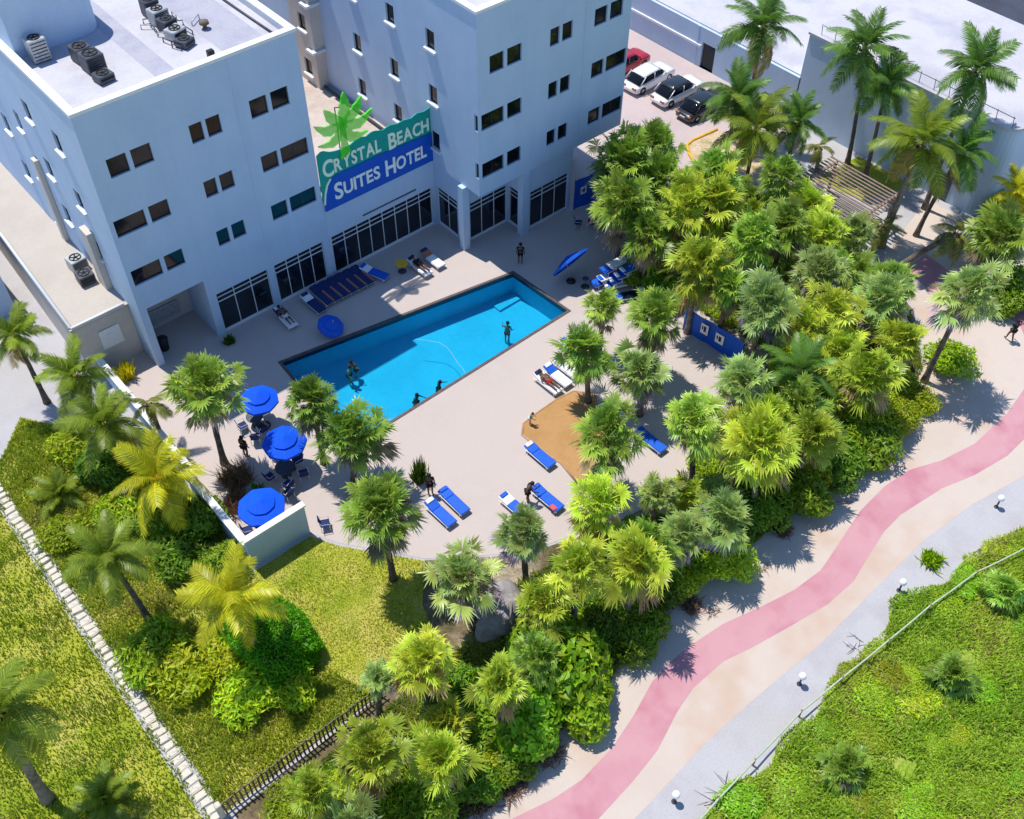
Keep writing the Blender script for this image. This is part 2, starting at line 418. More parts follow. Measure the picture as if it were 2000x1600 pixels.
PATH_IN=[(-1.58,-36.09),(0.38,-36.61),(1.98,-36.82),(4.11,-36.62),(5.99,-36.14),(7.84,-35.51),(9.12,-35.37),(10.64,-35.39),(12.77,-35.63),(15.04,-36.23),(17.07,-36.69),(19.03,-36.82),(21.33,-36.34),(23.71,-35.82),(26.13,-35.67),(28.15,-35.88),(30.16,-36.67),(32.64,-37.19),(36.21,-37.10),(38.65,-36.69)]
PATH_OUT=[(1.32,-38.57),(3.67,-38.36),(5.54,-38.08),(7.57,-37.38),(9.08,-37.03),(11.20,-37.03),(13.10,-37.49),(15.09,-37.88),(17.65,-38.33),(19.77,-38.35),(21.82,-37.87),(23.64,-37.49),(25.21,-37.41),(28.44,-37.83),(30.65,-38.48),(33.30,-38.90),(35.11,-38.85)]
CREAM_OUT=[(2.52,-39.60),(7.55,-39.28),(10.97,-39.30),(15.50,-39.51),(19.83,-39.37),(24.50,-39.22),(28.79,-39.56),(32.69,-40.32)]
PINK2=[(41.17,-30.95),(43.35,-31.23),(44.48,-33.14),(39.22,-36.34),(40.12,-34.56),(40.09,-32.77)]
DUNE=[(4.43,-41.82),(6.81,-41.79),(8.77,-41.92),(10.42,-41.74),(11.74,-41.88),(12.71,-41.71),(13.89,-41.70),(14.44,-41.12),(15.75,-41.18),(17.58,-41.65),(19.05,-41.04),(20.23,-40.50),(21.83,-41.08),(23.36,-41.58),(25.46,-41.73),(27.62,-41.88),(29.56,-42.23)]
ROPE=[(28.08,-43.13),(24.64,-42.26),(21.14,-41.86),(17.96,-41.68),(14.61,-41.44),(11.77,-41.25),(8.33,-41.38),(5.78,-41.50)]
DIRT=[(13.23,-19.82),(13.84,-19.21),(14.83,-19.12),(16.51,-19.06),(17.80,-19.24),(18.60,-20.18),(16.84,-22.89),(13.85,-24.74),(13.25,-24.47),(13.52,-22.79),(13.27,-21.11)]
# ------------------------------------------------------------------ ground
POOL = [(5.2, -14.1), (22.3, -13.85), (22.0, -8.8), (5.8, -5.9)]
BIG = [(-300, -300), (400, -300), (400, 400), (-300, 400)]
sheet('ground', BIG, 0.0, M['sand'], [POOL])
path_in = [(-14, -37.2), (-7, -36.0)] + PATH_IN + [(41.5, -35.6), (43.5, -33.4), (43.2, -31.0), (41.5, -28.5), (42.5, -25.5)]
path_out = [(-14, -39.2), (-5, -38.3)] + PATH_OUT + [(39.5, -38.4), (43.6, -36.6), (45.9, -33.6), (45.6, -30.6), (44.3, -28.2), (44.8, -25.5)]
VEG = [(-3.5, -34.9), (5.4, -34.2), (11.6, -33.2), (17.1, -33.4), (24.2, -33.2), (31.3, -33.2), (36, -31.4), (39.4, -28.6), (41.5, -24)]
sheet('promenade', [(-14, -39.9)] + CREAM_OUT + [(40, -40.4), (47, -38), (50, -33), (50, -22)] + VEG[::-1] + [(-14, -35.4)], 0.004, M['cream'])
sheet('pink_path', path_in + path_out[::-1], 0.008, M['pink'])
DECK = [(-2.8, -17.4), (0.1, -17.6), (0.9, -19.1), (3.8, -22.9), (8.0, -26.0), (13.2, -27.6), (19, -28.6), (26.5, -28), (31, -24), (31.5, -16), (30.5, -6.0), (36, -6.0), (36, 6), (-2.8, 6)]
sheet('pool_deck', DECK, 0.012, M['deck'], [POOL])
sheet('parking_lot', [(36.02, -9), (38, -13.5), (44.5, -15.5), (50.6, -9), (50.6, 40), (36.02, 40)], 0.004, M['lot'])
sheet('thicket_soil', [(3.7, -22.95), (8.0, -26.15), (13.2, -27.75), (19, -28.75), (26.6, -28.15), (31.15, -24), (31.65, -16.1), (33, -9), (37.9, -14), (40.2, -17), (39.3, -21.5), (40.8, -24.2)] + [(p[0], p[1]+.3) for p in VEG[::-1][1:]] + [(-10.9, -34.4), (-10.7, -28), (1.2, -27.45), (2.0, -25.0)], 0.016, M['soil'])
LAWN = [(-10.9, -27.7), (1.2, -27.4), (2.0, -25), (3.7, -23.0), (0.8, -19.3), (0.0, -17.8), (-3.5, -17.8), (-3.3, -7), (-8.2, 0.2), (-11.1, -3.0)]
LAWN2 = [(-45, -45), (-11.6, -34), (-11.55, -5), (-13, 2), (-30, 4), (-45, 0)]
sheet('lawn', LAWN, 0.020, M['lawn']); sheet('lawn', LAWN2, 0.020, M['lawn'])
sheet('lawn', [(45.6, -15.2), (50.5, -15.6), (50.5, -20.5), (46.2, -19.0)], 0.020, M['lawn'])
sheet('dune_soil', DUNE[::1] + [(60, -50), (60, -90), (0, -90)], 0.012, M['dune'])
sheet('road', [(66, 60), (66, -60), (120, -60), (120, 60)], 0.006, M['asphalt'])
# planted bed of orange sand with a kerb
bed = thing('sand_bed', 'flat bed of orange sand with a curved kerb beside the pool deck', 'sand bed', (15, -21, 0))
sheet('sand', [(x-15, y+21) for x, y in DIRT], 0.05, M['bed'], parent=bed)
k = MB(); nD = len(DIRT)
k.tube([(x-15, y+21, .03) for x, y in DIRT + DIRT[:1]], .07, 6); k.build('kerb', M['kerb'], bed)
# ------------------------------------------------------------------ pool
pool = thing('swimming_pool', 'long bright blue swimming pool with dark waterline tiles', 'pool', (13, -10.5, 0))
def off_poly(poly, d):
    c = Vector((sum(p[0] for p in poly)/len(poly), sum(p[1] for p in poly)/len(poly)))
    out = []; n = len(poly)
    for i in range(n):
        a, b, e = Vector(poly[i-1]), Vector(poly[i]), Vector(poly[(i+1) % n])
        n1 = Vector(((b-a).y, -(b-a).x)).normalized(); n2 = Vector(((e-b).y, -(e-b).x)).normalized()
        m = (n1+n2).normalized(); out.append(tuple(b + m*(d/max(.3, m.dot(n1)))))
    return out
mb = MB(); n = 4
inn = [(*p, 0.012) for p in POOL]
mb.add([(*p, -0.34) for p in POOL] + [(*p, -1.75) for p in POOL], [(4, 5, 6, 7)] + [((i+1) % 4, i, 4+i, 4+(i+1) % 4) for i in range(4)])
mb.build('basin', M['pool'], pool, True)
mb = MB(); mb.add(inn + [(*p, -0.34) for p in POOL], [((i+1) % 4, i, 4+i, 4+(i+1) % 4) for i in range(4)])
mb.build('waterline_tile', M['tile'], pool, True)
mb = MB(); o1 = off_poly(POOL, .16); i1 = off_poly(POOL, -.02)
mb.add([(*p, .05) for p in o1] + [(*p, .05) for p in i1] + [(*p, -.02) for p in i1] + [(*p, .0) for p in o1],
       [(i, (i+1) % 4, 4+(i+1) % 4, 4+i) for i in range(4)] + [(4+i, 4+(i+1) % 4, 8+(i+1) % 4, 8+i) for i in range(4)] + [((i+1) % 4, i, 12+i, 12+(i+1) % 4) for i in range(4)])
mb.build('coping', M['coping'], pool, True)
mb = MB()
for i, (d, z) in enumerate(((.7, -1.6),)):
    mb.box(22.0-d-1.2, 21.95, -9.05-d*.9, -9.1, -1.74, z+.0)
mb.build('entry_steps', M['pool'], pool, True)
wm = bpy.data.materials.new('pool_water'); wm.use_nodes = True; nt = wm.node_tree; N = nt.nodes; L = nt.links
for nd in list(N):
    if nd.type == 'BSDF_PRINCIPLED': N.remove(nd)
tr = N.new('ShaderNodeBsdfTransparent'); tr.inputs['Color'].default_value = (.42, .86, .97, 1)
gl = N.new('ShaderNodeBsdfGlossy'); gl.inputs['Roughness'].default_value = .04
fr = N.new('ShaderNodeFresnel'); fr.inputs['IOR'].default_value = 1.33
tx = N.new('ShaderNodeTexNoise'); tx.inputs['Scale'].default_value = 2.2; tx.inputs['Detail'].default_value = 5; tx.inputs['Distortion'].default_value = .8
tcw = N.new('ShaderNodeTexCoord'); L.new(tcw.outputs['Object'], tx.inputs['Vector'])
bp = N.new('ShaderNodeBump'); bp.inputs['Strength'].default_value = .35; bp.inputs['Distance'].default_value = .12
L.new(tx.outputs['Fac'], bp.inputs['Height']); L.new(bp.outputs['Normal'], gl.inputs['Normal']); L.new(bp.outputs['Normal'], fr.inputs['Normal'])
mx = N.new('ShaderNodeMixShader'); L.new(fr.outputs['Fac'], mx.inputs['Fac']); L.new(tr.outputs['BSDF'], mx.inputs[1]); L.new(gl.outputs['BSDF'], mx.inputs[2])
L.new(mx.outputs['Shader'], N['Material Output'].inputs['Surface'])
wpts = []; NX, NY = 120, 50; rs = random.Random(4)
wv = []; wf = []
for j in range(NY+1):
    for i in range(NX+1):
        u, v = i/NX, j/NY
        a = Vector(POOL[0]).lerp(Vector(POOL[1]), u); b = Vector(POOL[3]).lerp(Vector(POOL[2]), u); p = a.lerp(b, v)
        z = -.20 + .012*math.sin(p.x*2.1+p.y*1.3) + .010*math.sin(p.x*-1.3+p.y*2.9+1) + .007*math.sin(p.x*4.7+2*math.sin(p.y*1.7))
        wv.append((p.x-13, p.y+10.5, z))
for j in range(NY):
    for i in range(NX): a = j*(NX+1)+i; wf.append((a, a+1, a+NX+2, a+NX+1))
wme = raw_mesh('water', wv, wf, wm, smooth=True); link('water', wme, pool)
hz = thing('pool_hose', 'thin pale blue cleaning hose drifting across the pool', 'hose', (14, -11.5, -.19))
mb = MB(); mb.tube([(-.6, 2.1, 0), (-.1, 1.5, .01), (.35, .9, 0), (.45, .2, .01), (.3, -.6, 0), (.1, -1.3, .01), (.05, -1.9, 0), (-.2, -2.38, .15)], .016, 6); mb.build('hose', mat('hose_blue', (.25, .5, .62), .5), hz)
# ------------------------------------------------------------------ building helpers
def facade(mb, Mf, u0, u1, v0, v1, holes, depth=.22):
    """wall skin with real openings; Mf(u, v, d) -> world point, d = depth inwards"""
    us = sorted({u0, u1, *[h[0] for h in holes], *[h[1] for h in holes]}); vs_ = sorted({v0, v1, *[h[2] for h in holes], *[h[3] for h in holes]})
    for i in range(len(us)-1):
        for j in range(len(vs_)-1):
            a, b, c, d = us[i], us[i+1], vs_[j], vs_[j+1]; cu, cv = (a+b)/2, (c+d)/2
            if any(h[0] < cu < h[1] and h[2] < cv < h[3] for h in holes): continue
            mb.add([Mf(a, c, 0), Mf(b, c, 0), Mf(b, d, 0), Mf(a, d, 0)], [(0, 1, 2, 3)])
    for h in holes:
        a, b, c, d = h[:4]; D = h[4] if len(h) > 4 else depth
        q = [(a, c), (b, c), (b, d), (a, d)]
        for i in range(4):
            p, r = q[i], q[(i+1) % 4]
            mb.add([Mf(*p, 0), Mf(*p, D), Mf(*r, D), Mf(*r, 0)], [(0, 1, 2, 3)])
def fbox(mb, Mf, u0, u1, v0, v1, d0, d1, mi=0):
    c = [Mf(u, v, d) for d in (d0, d1) for (u, v) in ((u0, v0), (u1, v0), (u1, v1), (u0, v1))]
    mb.add(c, [(0, 1, 2, 3), (7, 6, 5, 4), (0, 4, 5, 1), (1, 5, 6, 2), (2, 6, 7, 3), (3, 7, 4, 0)], mi)
def add_window(bld, Mf, h, glass, frame='frame_d', sill=False, split=1):
    a, b, c, d = h[:4]; t = .05
    mb = MB()
    for u0, u1, v0, v1 in ((a, a+t, c, d), (b-t, b, c, d), (a+t, b-t, c, c+t), (a+t, b-t, d-t, d)): fbox(mb, Mf, u0, u1, v0, v1, .12, .20)
    for k in range(1, split): u = a+(b-a)*k/split; fbox(mb, Mf, u-.02, u+.02, c+t, d-t, .13, .19)
    w = mb.build('window', M[frame], bld, True)
    for k in range(split):
        u0 = a+t+(b-a-2*t)*k/split; u1 = a+t+(b-a-2*t)*(k+1)/split
        mb = MB(); fbox(mb, Mf, u0+.002, u1-.002, c+t, d-t, .15, .175); mb.build('pane', M[glass if not isinstance(glass, (list, tuple)) else glass[k % len(glass)]], w, True)
    if sill:
        mb = MB(); fbox(mb, Mf, a-.12, b+.12, c-.14, c-.003, -.16, .12); mb.build('sill', M['trim'], w, True)
    return w
def storefront(bld, Mf, a, b, c, d, nb, frame='frame_w'):
    mb = MB(); t = .05
    for k in range(nb+1):
        u = a+(b-a)*k/nb; fbox(mb, Mf, max(a, u-t/2), min(b, u+t/2), c+.2, d, .12, .22)
    for v in (c, d-.75, d-.4): fbox(mb, Mf, a, b, v if v > c else c, v+(.2 if v == c else .05), .10, .21)
    w = mb.build('storefront', M[frame], bld, True)
    for k in range(nb):
        u0 = a+(b-a)*k/nb+t/2; u1 = a+(b-a)*(k+1)/nb-t/2
        mb = MB()
        for v0, v1 in ((c+.2, d-.75), (d-.70, d-.4), (d-.35, d)): fbox(mb, Mf, u0, u1, v0, v1, .15, .17)
        mb.build('pane', M['glass_s'], w, True)
    return w
ZR, ZP = 17.2, 17.6
ROWS = ((6.4, 7.5), (9.88, 10.98), (13.46, 14.6))
def tower(x0, yf, w, depth, name, label, ground_holes, seed, bays, base_z=0.0, gx=None):
    rs = random.Random(seed)
    b = thing(name, label, 'building', (x0, yf, 0))
    F = lambda u, v, d: (x0+u, yf+d, v)
    S = lambda u, v, d: (x0+d, yf+u, v)
    holes = []
    for r, (z0, z1) in enumerate(ROWS):
        c1 = [(.95, 2.05), (2.29, 3.42)] if r == 2 else [(.27, 2.05), (2.31, 3.47)]
        c3 = [(9.36, 10.45), (10.7, 11.82)] if r == 2 else [(9.38, 10.47), (10.68, 12.5)]
        for p in c1 + [(5.68, 6.45), (6.67, 7.52)] + c3: holes.append((p[0], p[1], z0, z1))
    mb = MB(); facade(mb, F, 0, w, base_z, ZP, [h for h in holes] + ground_holes)
    side = bays
    facade(mb, S, 0, depth, base_z, ZP, side)
    mb.add([(x0+w, yf, base_z), (x0+w, yf+depth, base_z), (x0+w, yf+depth, ZP), (x0+w, yf, ZP)], [(0, 1, 2, 3)])
    mb.add([(x0, yf+depth, base_z), (x0+w, yf+depth, base_z), (x0+w, yf+depth, ZP), (x0, yf+depth, ZP)], [(3, 2, 1, 0)])
    mb.build('wall', M['stucco'], b, True)
    t = .38; mb = MB()      # parapet
    mb.box(x0-.06, x0+w+.06, yf-.06, yf+t, ZP-.12, ZP+.06); mb.box(x0-.06, x0+t, yf+t, yf+depth, ZP-.12, ZP+.06); mb.box(x0+w-t, x0+w+.06, yf+t, yf+depth, ZP-.12, ZP+.06)
    mb.box(x0+.2, x0+w-.2, yf+.25, yf+t-.02, ZR, ZP-.12); mb.box(x0+.25, x0+t-.02, yf+t, yf+depth, ZR, ZP-.12); mb.box(x0+w-t+.02, x0+w-.25, yf+t, yf+depth, ZR, ZP-.12)
    mb.build('parapet', M['trim'], b, True)
    mb = MB(); mb.box(x0+.1, x0+w-.1, yf+.1, yf+depth-.1, ZR-.3, ZR); mb.build('roof', M['roof'], b, True)
    gl = {0: ['glass_d', 'glass_d', 'glass_t', 'glass_t', 'glass_d', 'glass_b'], 1: ['glass_d', 'glass_b', 'glass_b', 'glass_b', 'glass_b', 'glass_b'], 2: ['glass_b', 'glass_d', 'glass_b', 'glass_b', 'glass_d', 'glass_d']}
    for i, h in enumerate(holes):
        r = i//6; g = gl[r][i % 6] if seed == 1 else 'glass_d'
        if seed == 1 and r == 0 and i % 6 >= 2: g = 'glass_t'
        add_window(b, F, h, g if (h[1]-h[0]) < 1.5 or seed != 1 else [g, 'glass_d' if i % 6 == 0 else g], split=2 if h[1]-h[0] > 1.5 else 1)
    for h in side:
        if len(h) == 4: add_window(b, S, h, rs.choice(['glass_d', 'glass_b', 'glass_d']), sill=True)
    mb = MB(); mb.box(x0+8.55, x0+8.63, yf-.018, yf, base_z+.2, ZP-.2); mb.build('joint_strip', M['stucco'], b, True)
    return b, F, S
def sw(y, z, w=.85, h=1.25): return (y-w/2, y+w/2, z-h/2, z+h/2)
XL, YL = -0.1, -1.4
sideL = [sw(y+1.4, z+.65) for y, z in ((6.3, 13.45), (2.5, 13.4), (12.3, 9.67), (6.36, 9.67), (2.5, 9.66), (12, 6.45), (6.32, 6.4), (2.48, 6.3), (12.3, 13.45), (18, 13.45), (18, 9.67))] + [sw(9.1+1.4, 8.6, .7), sw(9.0+1.4, 5.3, .7), sw(9.1+1.4, 12.1, .7)]
hotel, FL, SL = tower(XL, YL, 12.85, 34, 'hotel_tower', 'white hotel tower with rooftop machinery and a recessed ground floor corner', [(.45, 4.15, 0.0, 4.6, 3.2), (4.7, 8.3, 0, 3.2, .3), (8.8, 12.4, 0, 3.2, .3)], 1, sideL)
storefront(hotel, FL, 4.7, 8.3, 0.0, 3.2, 3); storefront(hotel, FL, 8.8, 12.4, 0.0, 3.2, 4)
mb = MB(); mb.add([FL(.45, 0, 3.2), FL(4.15, 0, 3.2), FL(4.15, 4.6, 3.2), FL(.45, 4.6, 3.2)], [(0, 1, 2, 3)]); mb.build('recess_wall', M['beige_stucco'], hotel, True)
mb = MB(); mb.bbox(1.0, 3.2, 1.62, 1.78, .5, 1.5, .03); mb.box(1.15, 2.2, 1.6, 1.62, .6, 1.4); mb.build('vent_panel', M['metal'], hotel, True)
# roof of the left tower
mb = MB(); mb.box(5.0, 6.1, .0-.9, 12, ZR, ZR+.012); mb.build('roof_strip', M['roof_grey'], hotel, True)
mb = MB(); mb.box(8.9, 11.4, -.9, 14, ZR, ZR+.010); mb.build('roof_strip', M['roof_grey'], hotel, True)
mb = MB(); mb.tube([(11.7, 8, ZR+.06), (11.8, 3, ZR+.06), (11.9, -.6, ZR+.06)], .07, 6); mb.build('pipe', M['metal_d'], hotel, True)
# penthouse with rounded corner
mb = MB(); pts = [(.3, 5.9), (4.1, 5.9)] + [(4.1+1.1*math.sin(a), 7.0-1.1*math.cos(a)) for a in [R(15*i) for i in range(1, 7)]] + [(5.2, 26), (.3, 26)]
mb.prism(pts, ZR-.01, ZR+3.4); mb.build('penthouse_wall', M['stucco'], hotel, True)
cp = off_poly([(p[0], p[1]) for p in pts], .08); mb = MB(); mb.prism(cp, ZR+3.4, ZR+3.55); mb.build('penthouse_coping', M['trim'], hotel, True)
# right tower
XR, YR = 21.3, -6.3
sideR = [sw(y+6.3, z) for y in (6.23, 2.13, -1.9) for z in (7.1, 10.42, 14.12)] + [(.0+.02, .35, 9.93, 11.03, .2), (.02, .35, 6.5, 7.6, .2)] + [sw(20+6.3, z) for z in (7.1, 10.42, 14.12)]
hotelR, FR, SR = tower(XR, YR, 12.6, 40, 'hotel_wing', 'white hotel wing standing beside the parked cars', [], 2, sideR, base_z=5.15)
for z0, z1 in ((9.93, 11.03), (6.5, 7.6)):
    mb = MB(); fbox(mb, SR, .03, .34, z0, z1, .12, .16); mb.build('pane', M['glass_d'], hotelR, True)
mb = MB(); mb.add([(XR, YR, 5.15), (XR+12.6, YR, 5.15), (XR+12.6, YR+40, 5.15), (XR, YR+40, 5.15)], [(3, 2, 1, 0)]); mb.build('soffit', M['stucco'], hotelR, True)
# ground floor of the right tower (set back)
G1 = lambda u, v, d: (u, -4.45+d, v)
G2 = lambda u, v, d: (u, -6.12+d, v)
GS = lambda u, v, d: (21.45+d, u, v)
GT = lambda u, v, d: (25.25+d, u, v)
mb = MB()
facade(mb, G1, 21.3, 25.25, 0, 5.15, [(21.95, 25.2, 0, 3.2, .3)]); facade(mb, GS, -4.45, -1.4, 0, 5.15, [(-3.7, -1.5, 0, 3.2, .3)])
facade(mb, GT, -6.12, -4.45, 0, 5.15, [(-5.75, -4.55, 0, 3.2, .3)]); facade(mb, G2, 25.25, 29.6, 0, 5.15, [(25.85, 29.35, 0, 3.2, .3)])
mb.box(20.98, 21.5, -4.95, -4.46, 0, 5.14); mb.box(25.0, 25.6, -6.29, -5.8, 0, 5.149)
mb.add([(29.6, -6.12, 0), (29.6, -2, 0), (29.6, -2, 5.15), (29.6, -6.12, 5.15)], [(0, 1, 2, 3)]); mb.add([(29.6, -2, 0), (33.8, -2, 0), (33.8, -2, 5.15), (29.6, -2, 5.15)], [(0, 1, 2, 3)])
mb.add([(33.8, -2, 0), (33.8, 33, 0), (33.8, 33, 5.15), (33.8, -2, 5.15)], [(0, 1, 2, 3)])
mb.build('ground_floor_wall', M['stucco'], hotelR, True)
storefront(hotelR, G1, 21.95, 25.2, 0, 3.2, 3); storefront(hotelR, GS, -3.7, -1.5, 0, 3.2, 2); storefront(hotelR, GT, -5.75, -4.55, 0, 3.2, 1); storefront(hotelR, G2, 25.85, 29.35, 0, 3.2, 3)
# projecting bay on the wing's courtyard wall
mb = MB(); Bx = lambda u, v, d: (20.5+d, u, v)
BH = [sw(11.8, z, .9, 1.2) for z in (6.5, 9.9, 13.4)]
facade(mb, Bx, 10.6, 13.4, 5.15, 16.6, BH); mb.add([(20.5, 10.6, 5.15), (20.5, 10.6, 16.6), (21.3, 10.6, 16.6), (21.3, 10.6, 5.15)], [(0, 1, 2, 3)])
mb.add([(20.5, 10.6, 16.6), (20.5, 13.4, 16.6), (21.3, 13.4, 16.6), (21.3, 10.6, 16.6)], [(0, 1, 2, 3)])
mb.build('bay', M['beige_stucco'], hotelR, True)
for h in BH: add_window(hotelR, Bx, h, 'glass_b', sill=True)
mb = MB()
for z in (8.0, 11.4): mb.box(20.2, 21.29, 10.4, 11.3, z, z+.18)
mb.build('bay_ledge', M['trim'], hotelR, True)
# ------------------------------------------------------------------ single storey link with the sign
lk = thing('lobby_link', 'low white lobby joining the two hotel towers behind the pool', 'building', (12.75, -1.4, 0))
LK = lambda u, v, d: (u, -1.4+d, v)
mb = MB(); facade(mb, LK, 12.76, 21.44, 0, 5.9, [(12.98, 21.1, 0, 3.2, .3)]); mb.box(12.77, 21.29, -1.39, -1.0, 5.3, 5.89)
mb.build('wall', M['stucco'], lk, True); storefront(lk, LK, 12.98, 21.1, 0, 3.2, 8)
mb = MB(); mb.box(12.77, 21.29, -1.0, 33, 4.9, 5.2); mb.build('roof', M['podium'], lk, True)
mb = MB(); mb.box(15.5, 19.8, -1.44, -1.4, 3.62, 3.72); mb.build('trim_line', M['metal_d'], lk, True)
mb = MB(); mb.tube([(20.9, 32, 5.3), (20.9, -0.6, 5.3)], .12, 6); mb.build('roof_gutter', M['metal_d'], lk, True)
# ------------------------------------------------------------------ hotel sign
def film(name, col):
    """printed see-through film"""
    m = mat(name, col, .6, .3, 4, .15); nt = m.node_tree; N = nt.nodes; t = N.new('ShaderNodeBsdfTransparent'); x = N.new('ShaderNodeMixShader'); x.inputs['Fac'].default_value = .38
    nt.links.new(N['Principled BSDF'].outputs['BSDF'], x.inputs[1]); nt.links.new(t.outputs['BSDF'], x.inputs[2]); nt.links.new(x.outputs['Shader'], N['Material Output'].inputs['Surface'])
    return m
sg = thing('hotel_sign', 'green and blue hotel sign with a lime palm emblem above the lobby', 'sign', (17.1, -1.5, 5.35))
def plate(name, poly, y0, y1, m):
    n = len(poly); mb = MB()
    vs = [(p[0], y0, p[1]) for p in poly] + [(p[0], y1, p[1]) for p in poly]
    bm = bmesh.new(); a = [bm.verts.new(v) for v in vs[:n]]; es = [bm.edges.new((a[i], a[(i+1) % n])) for i in range(n)]
    bmesh.ops.triangle_fill(bm, use_beauty=True, edges=es); bm.verts.index_update()
    fs = [[v.index for v in f.verts] for f in bm.faces]; bm.free()
    fs2 = []
    for f in fs:
        p, q, r = [Vector(vs[i]) for i in f]
        if (q-p).cross(r-p).y > 0: f = f[::-1]
        fs2.append(tuple(f))
    mb.add(vs, fs2 + [tuple(i+n for i in reversed(f)) for f in fs2] + [(i, n+i, n+(i+1) % n, (i+1) % n) for i in range(n)])
    return mb.build(name, m, sg, True)
top = [(12.8, 9.45), (13.1, 9.62), (13.35, 9.6), (13.7, 9.38), (14.1, 9.27), (14.6, 9.2), (15.2, 9.22), (15.6, 9.38), (15.96, 9.44), (16.38, 9.3), (16.75, 9.43), (17.0, 9.42), (17.6, 9.22), (18.2, 9.33), (18.7, 9.2), (19.2, 9.24), (19.8, 9.14), (20.3, 9.3), (20.8, 9.2), (21.3, 9.3)]
bl = [(12.84, 5.36), (12.86, 6.0), (12.98, 6.6), (13.2, 7.2), (13.5, 7.52), (14.0, 7.66), (17.0, 7.66), (21.3, 7.48)]
plate('green_panel', [(12.78, 6.0)] + [(x, z) for x, z in bl[2:]] + top[::-1] + [(12.78, 7.5)], -1.47, -1.41, M['sgreen'])
plate('blue_panel', bl + [(21.3, 5.36)], -1.52, -1.42, M['sblue'])
plate('white_wave', [(12.80, 5.9), (12.93, 6.62), (13.14, 7.24), (13.46, 7.58), (13.54, 7.52), (13.24, 7.17), (13.02, 6.58), (12.90, 5.9)], -1.535, -1.465, M['scream'])
M['slime'] = film('sign_lime_film', (.10, .78, .02))
# lime palm emblem: trunk and seven curved fronds
def frond2d(x0, z0, x1, z1, bend, wid):
    P = Vector((x0, z0)); Q = Vector((x1, z1)); d = Q-P; nn = Vector((-d.y, d.x)).normalized(); up, dn = [], []
    for i in range(9):
        t = i/8; c = P+d*t+nn*bend*math.sin(math.pi*t)*d.length; w = wid*1.5*math.sin(math.pi*min(1, .12+t*.86))**.8*(1-.25*t)
        jag = .8+.2*(i % 2)
        up.append(tuple(c+nn*w*jag)); dn.append(tuple(c-nn*w*(1.9-jag)))
    return up + dn[::-1]
for i, a in enumerate(((14.8, 10.9, 12.95, 10.1, .28, .26), (14.8, 10.95, 12.88, 11.5, .20, .27), (14.8, 11.0, 13.7, 12.3, .10, .28), (14.8, 11.0, 15.1, 12.9, -.05, .3), (14.8, 11.0, 16.3, 12.2, -.12, .28), (14.8, 10.95, 16.95, 11.1, -.22, .27), (14.8, 10.9, 16.5, 9.75, -.28, .27))):
    plate('emblem_frond', frond2d(*a), -1.62-.004*i, -1.52+.003*i, M['slime'])
plate('emblem_trunk', [(14.35, 8.55), (14.55, 9.6), (14.62, 10.9), (14.98, 10.9), (14.98, 9.7), (15.12, 8.95), (14.9, 8.75)], -1.60, -1.515, M['slime'])
mb = MB()
for x, z in ((14.8, 10.6), (14.8, 12.0)): mb.tube([(x, -1.5, z), (x, -.9, z-.3), (x, -.9, 5.2)], .04, 6)
for x in (13.2, 17.2, 20.9): mb.tube([(x, -1.42, 8.8), (x, -.2, 5.2)], .05, 6); mb.tube([(x, -1.40, 9.0), (x, -1.40, 5.8)], .05, 6)
mb.build('sign_brace', M['metal_d'], sg, True)
def glyph(ch):
    c = bpy.data.curves.new('g', 'FONT'); c.body = ch; c.size = 1.0; c.extrude = 0.0; c.offset = .022; c.resolution_u = 4
    o = bpy.data.objects.new('g', c); COL.objects.link(o); dg = bpy.context.evaluated_depsgraph_get(); dg.update()
    me = bpy.data.meshes.new_from_object(o.evaluated_get(dg)); bpy.data.objects.remove(o); bpy.data.curves.remove(c)
    vs = [tuple(v.co) for v in me.vertices]; fs = [tuple(p.vertices) for p in me.polygons]; bpy.data.meshes.remove(me)
    x0 = min(v[0] for v in vs); x1 = max(v[0] for v in vs)
    return [(v[0]-x0, v[1]) for v in vs], fs, x1-x0
def sign_word(word, xa, xb, z0, h, m, y):
    big, small, gap = 1.28*h, h, .09*h
    gl = [glyph(c) for c in word]; sc = [(big if i == 0 else small)/.72 for i in range(len(word))]
    tot = sum(g[2]*s for g, s in zip(gl, sc)) + gap*(len(word)-1); kx = (xb-xa)/tot; x = xa; mb = MB()
    for i, (g, s) in enumerate(zip(gl, sc)):
        zz = z0-(.10*h if i == 0 else 0)
        pts = [(x+v[0]*s*kx, y, zz+v[1]*s) for v in g[0]]; nv = len(pts)
        mb.add(pts, g[1])
        x += (g[2]*s+gap)*kx
    o = mb.build('lettering', m, sg, True); md = o.modifiers.new('thick', 'SOLIDIFY'); md.thickness = .05; md.offset = 0
    return o
sign_word('CRYSTAL', 13.05, 17.35, 7.88, .92, M['scream'], -1.50); sign_word('BEACH', 17.95, 21.1, 7.76, .9, M['scream'], -1.50)
sign_word('SUITES', 13.62, 17.05, 6.05, .92, M['swhite'], -1.56); sign_word('HOTEL', 17.5, 20.75, 5.98, .92, M['swhite'], -1.56)
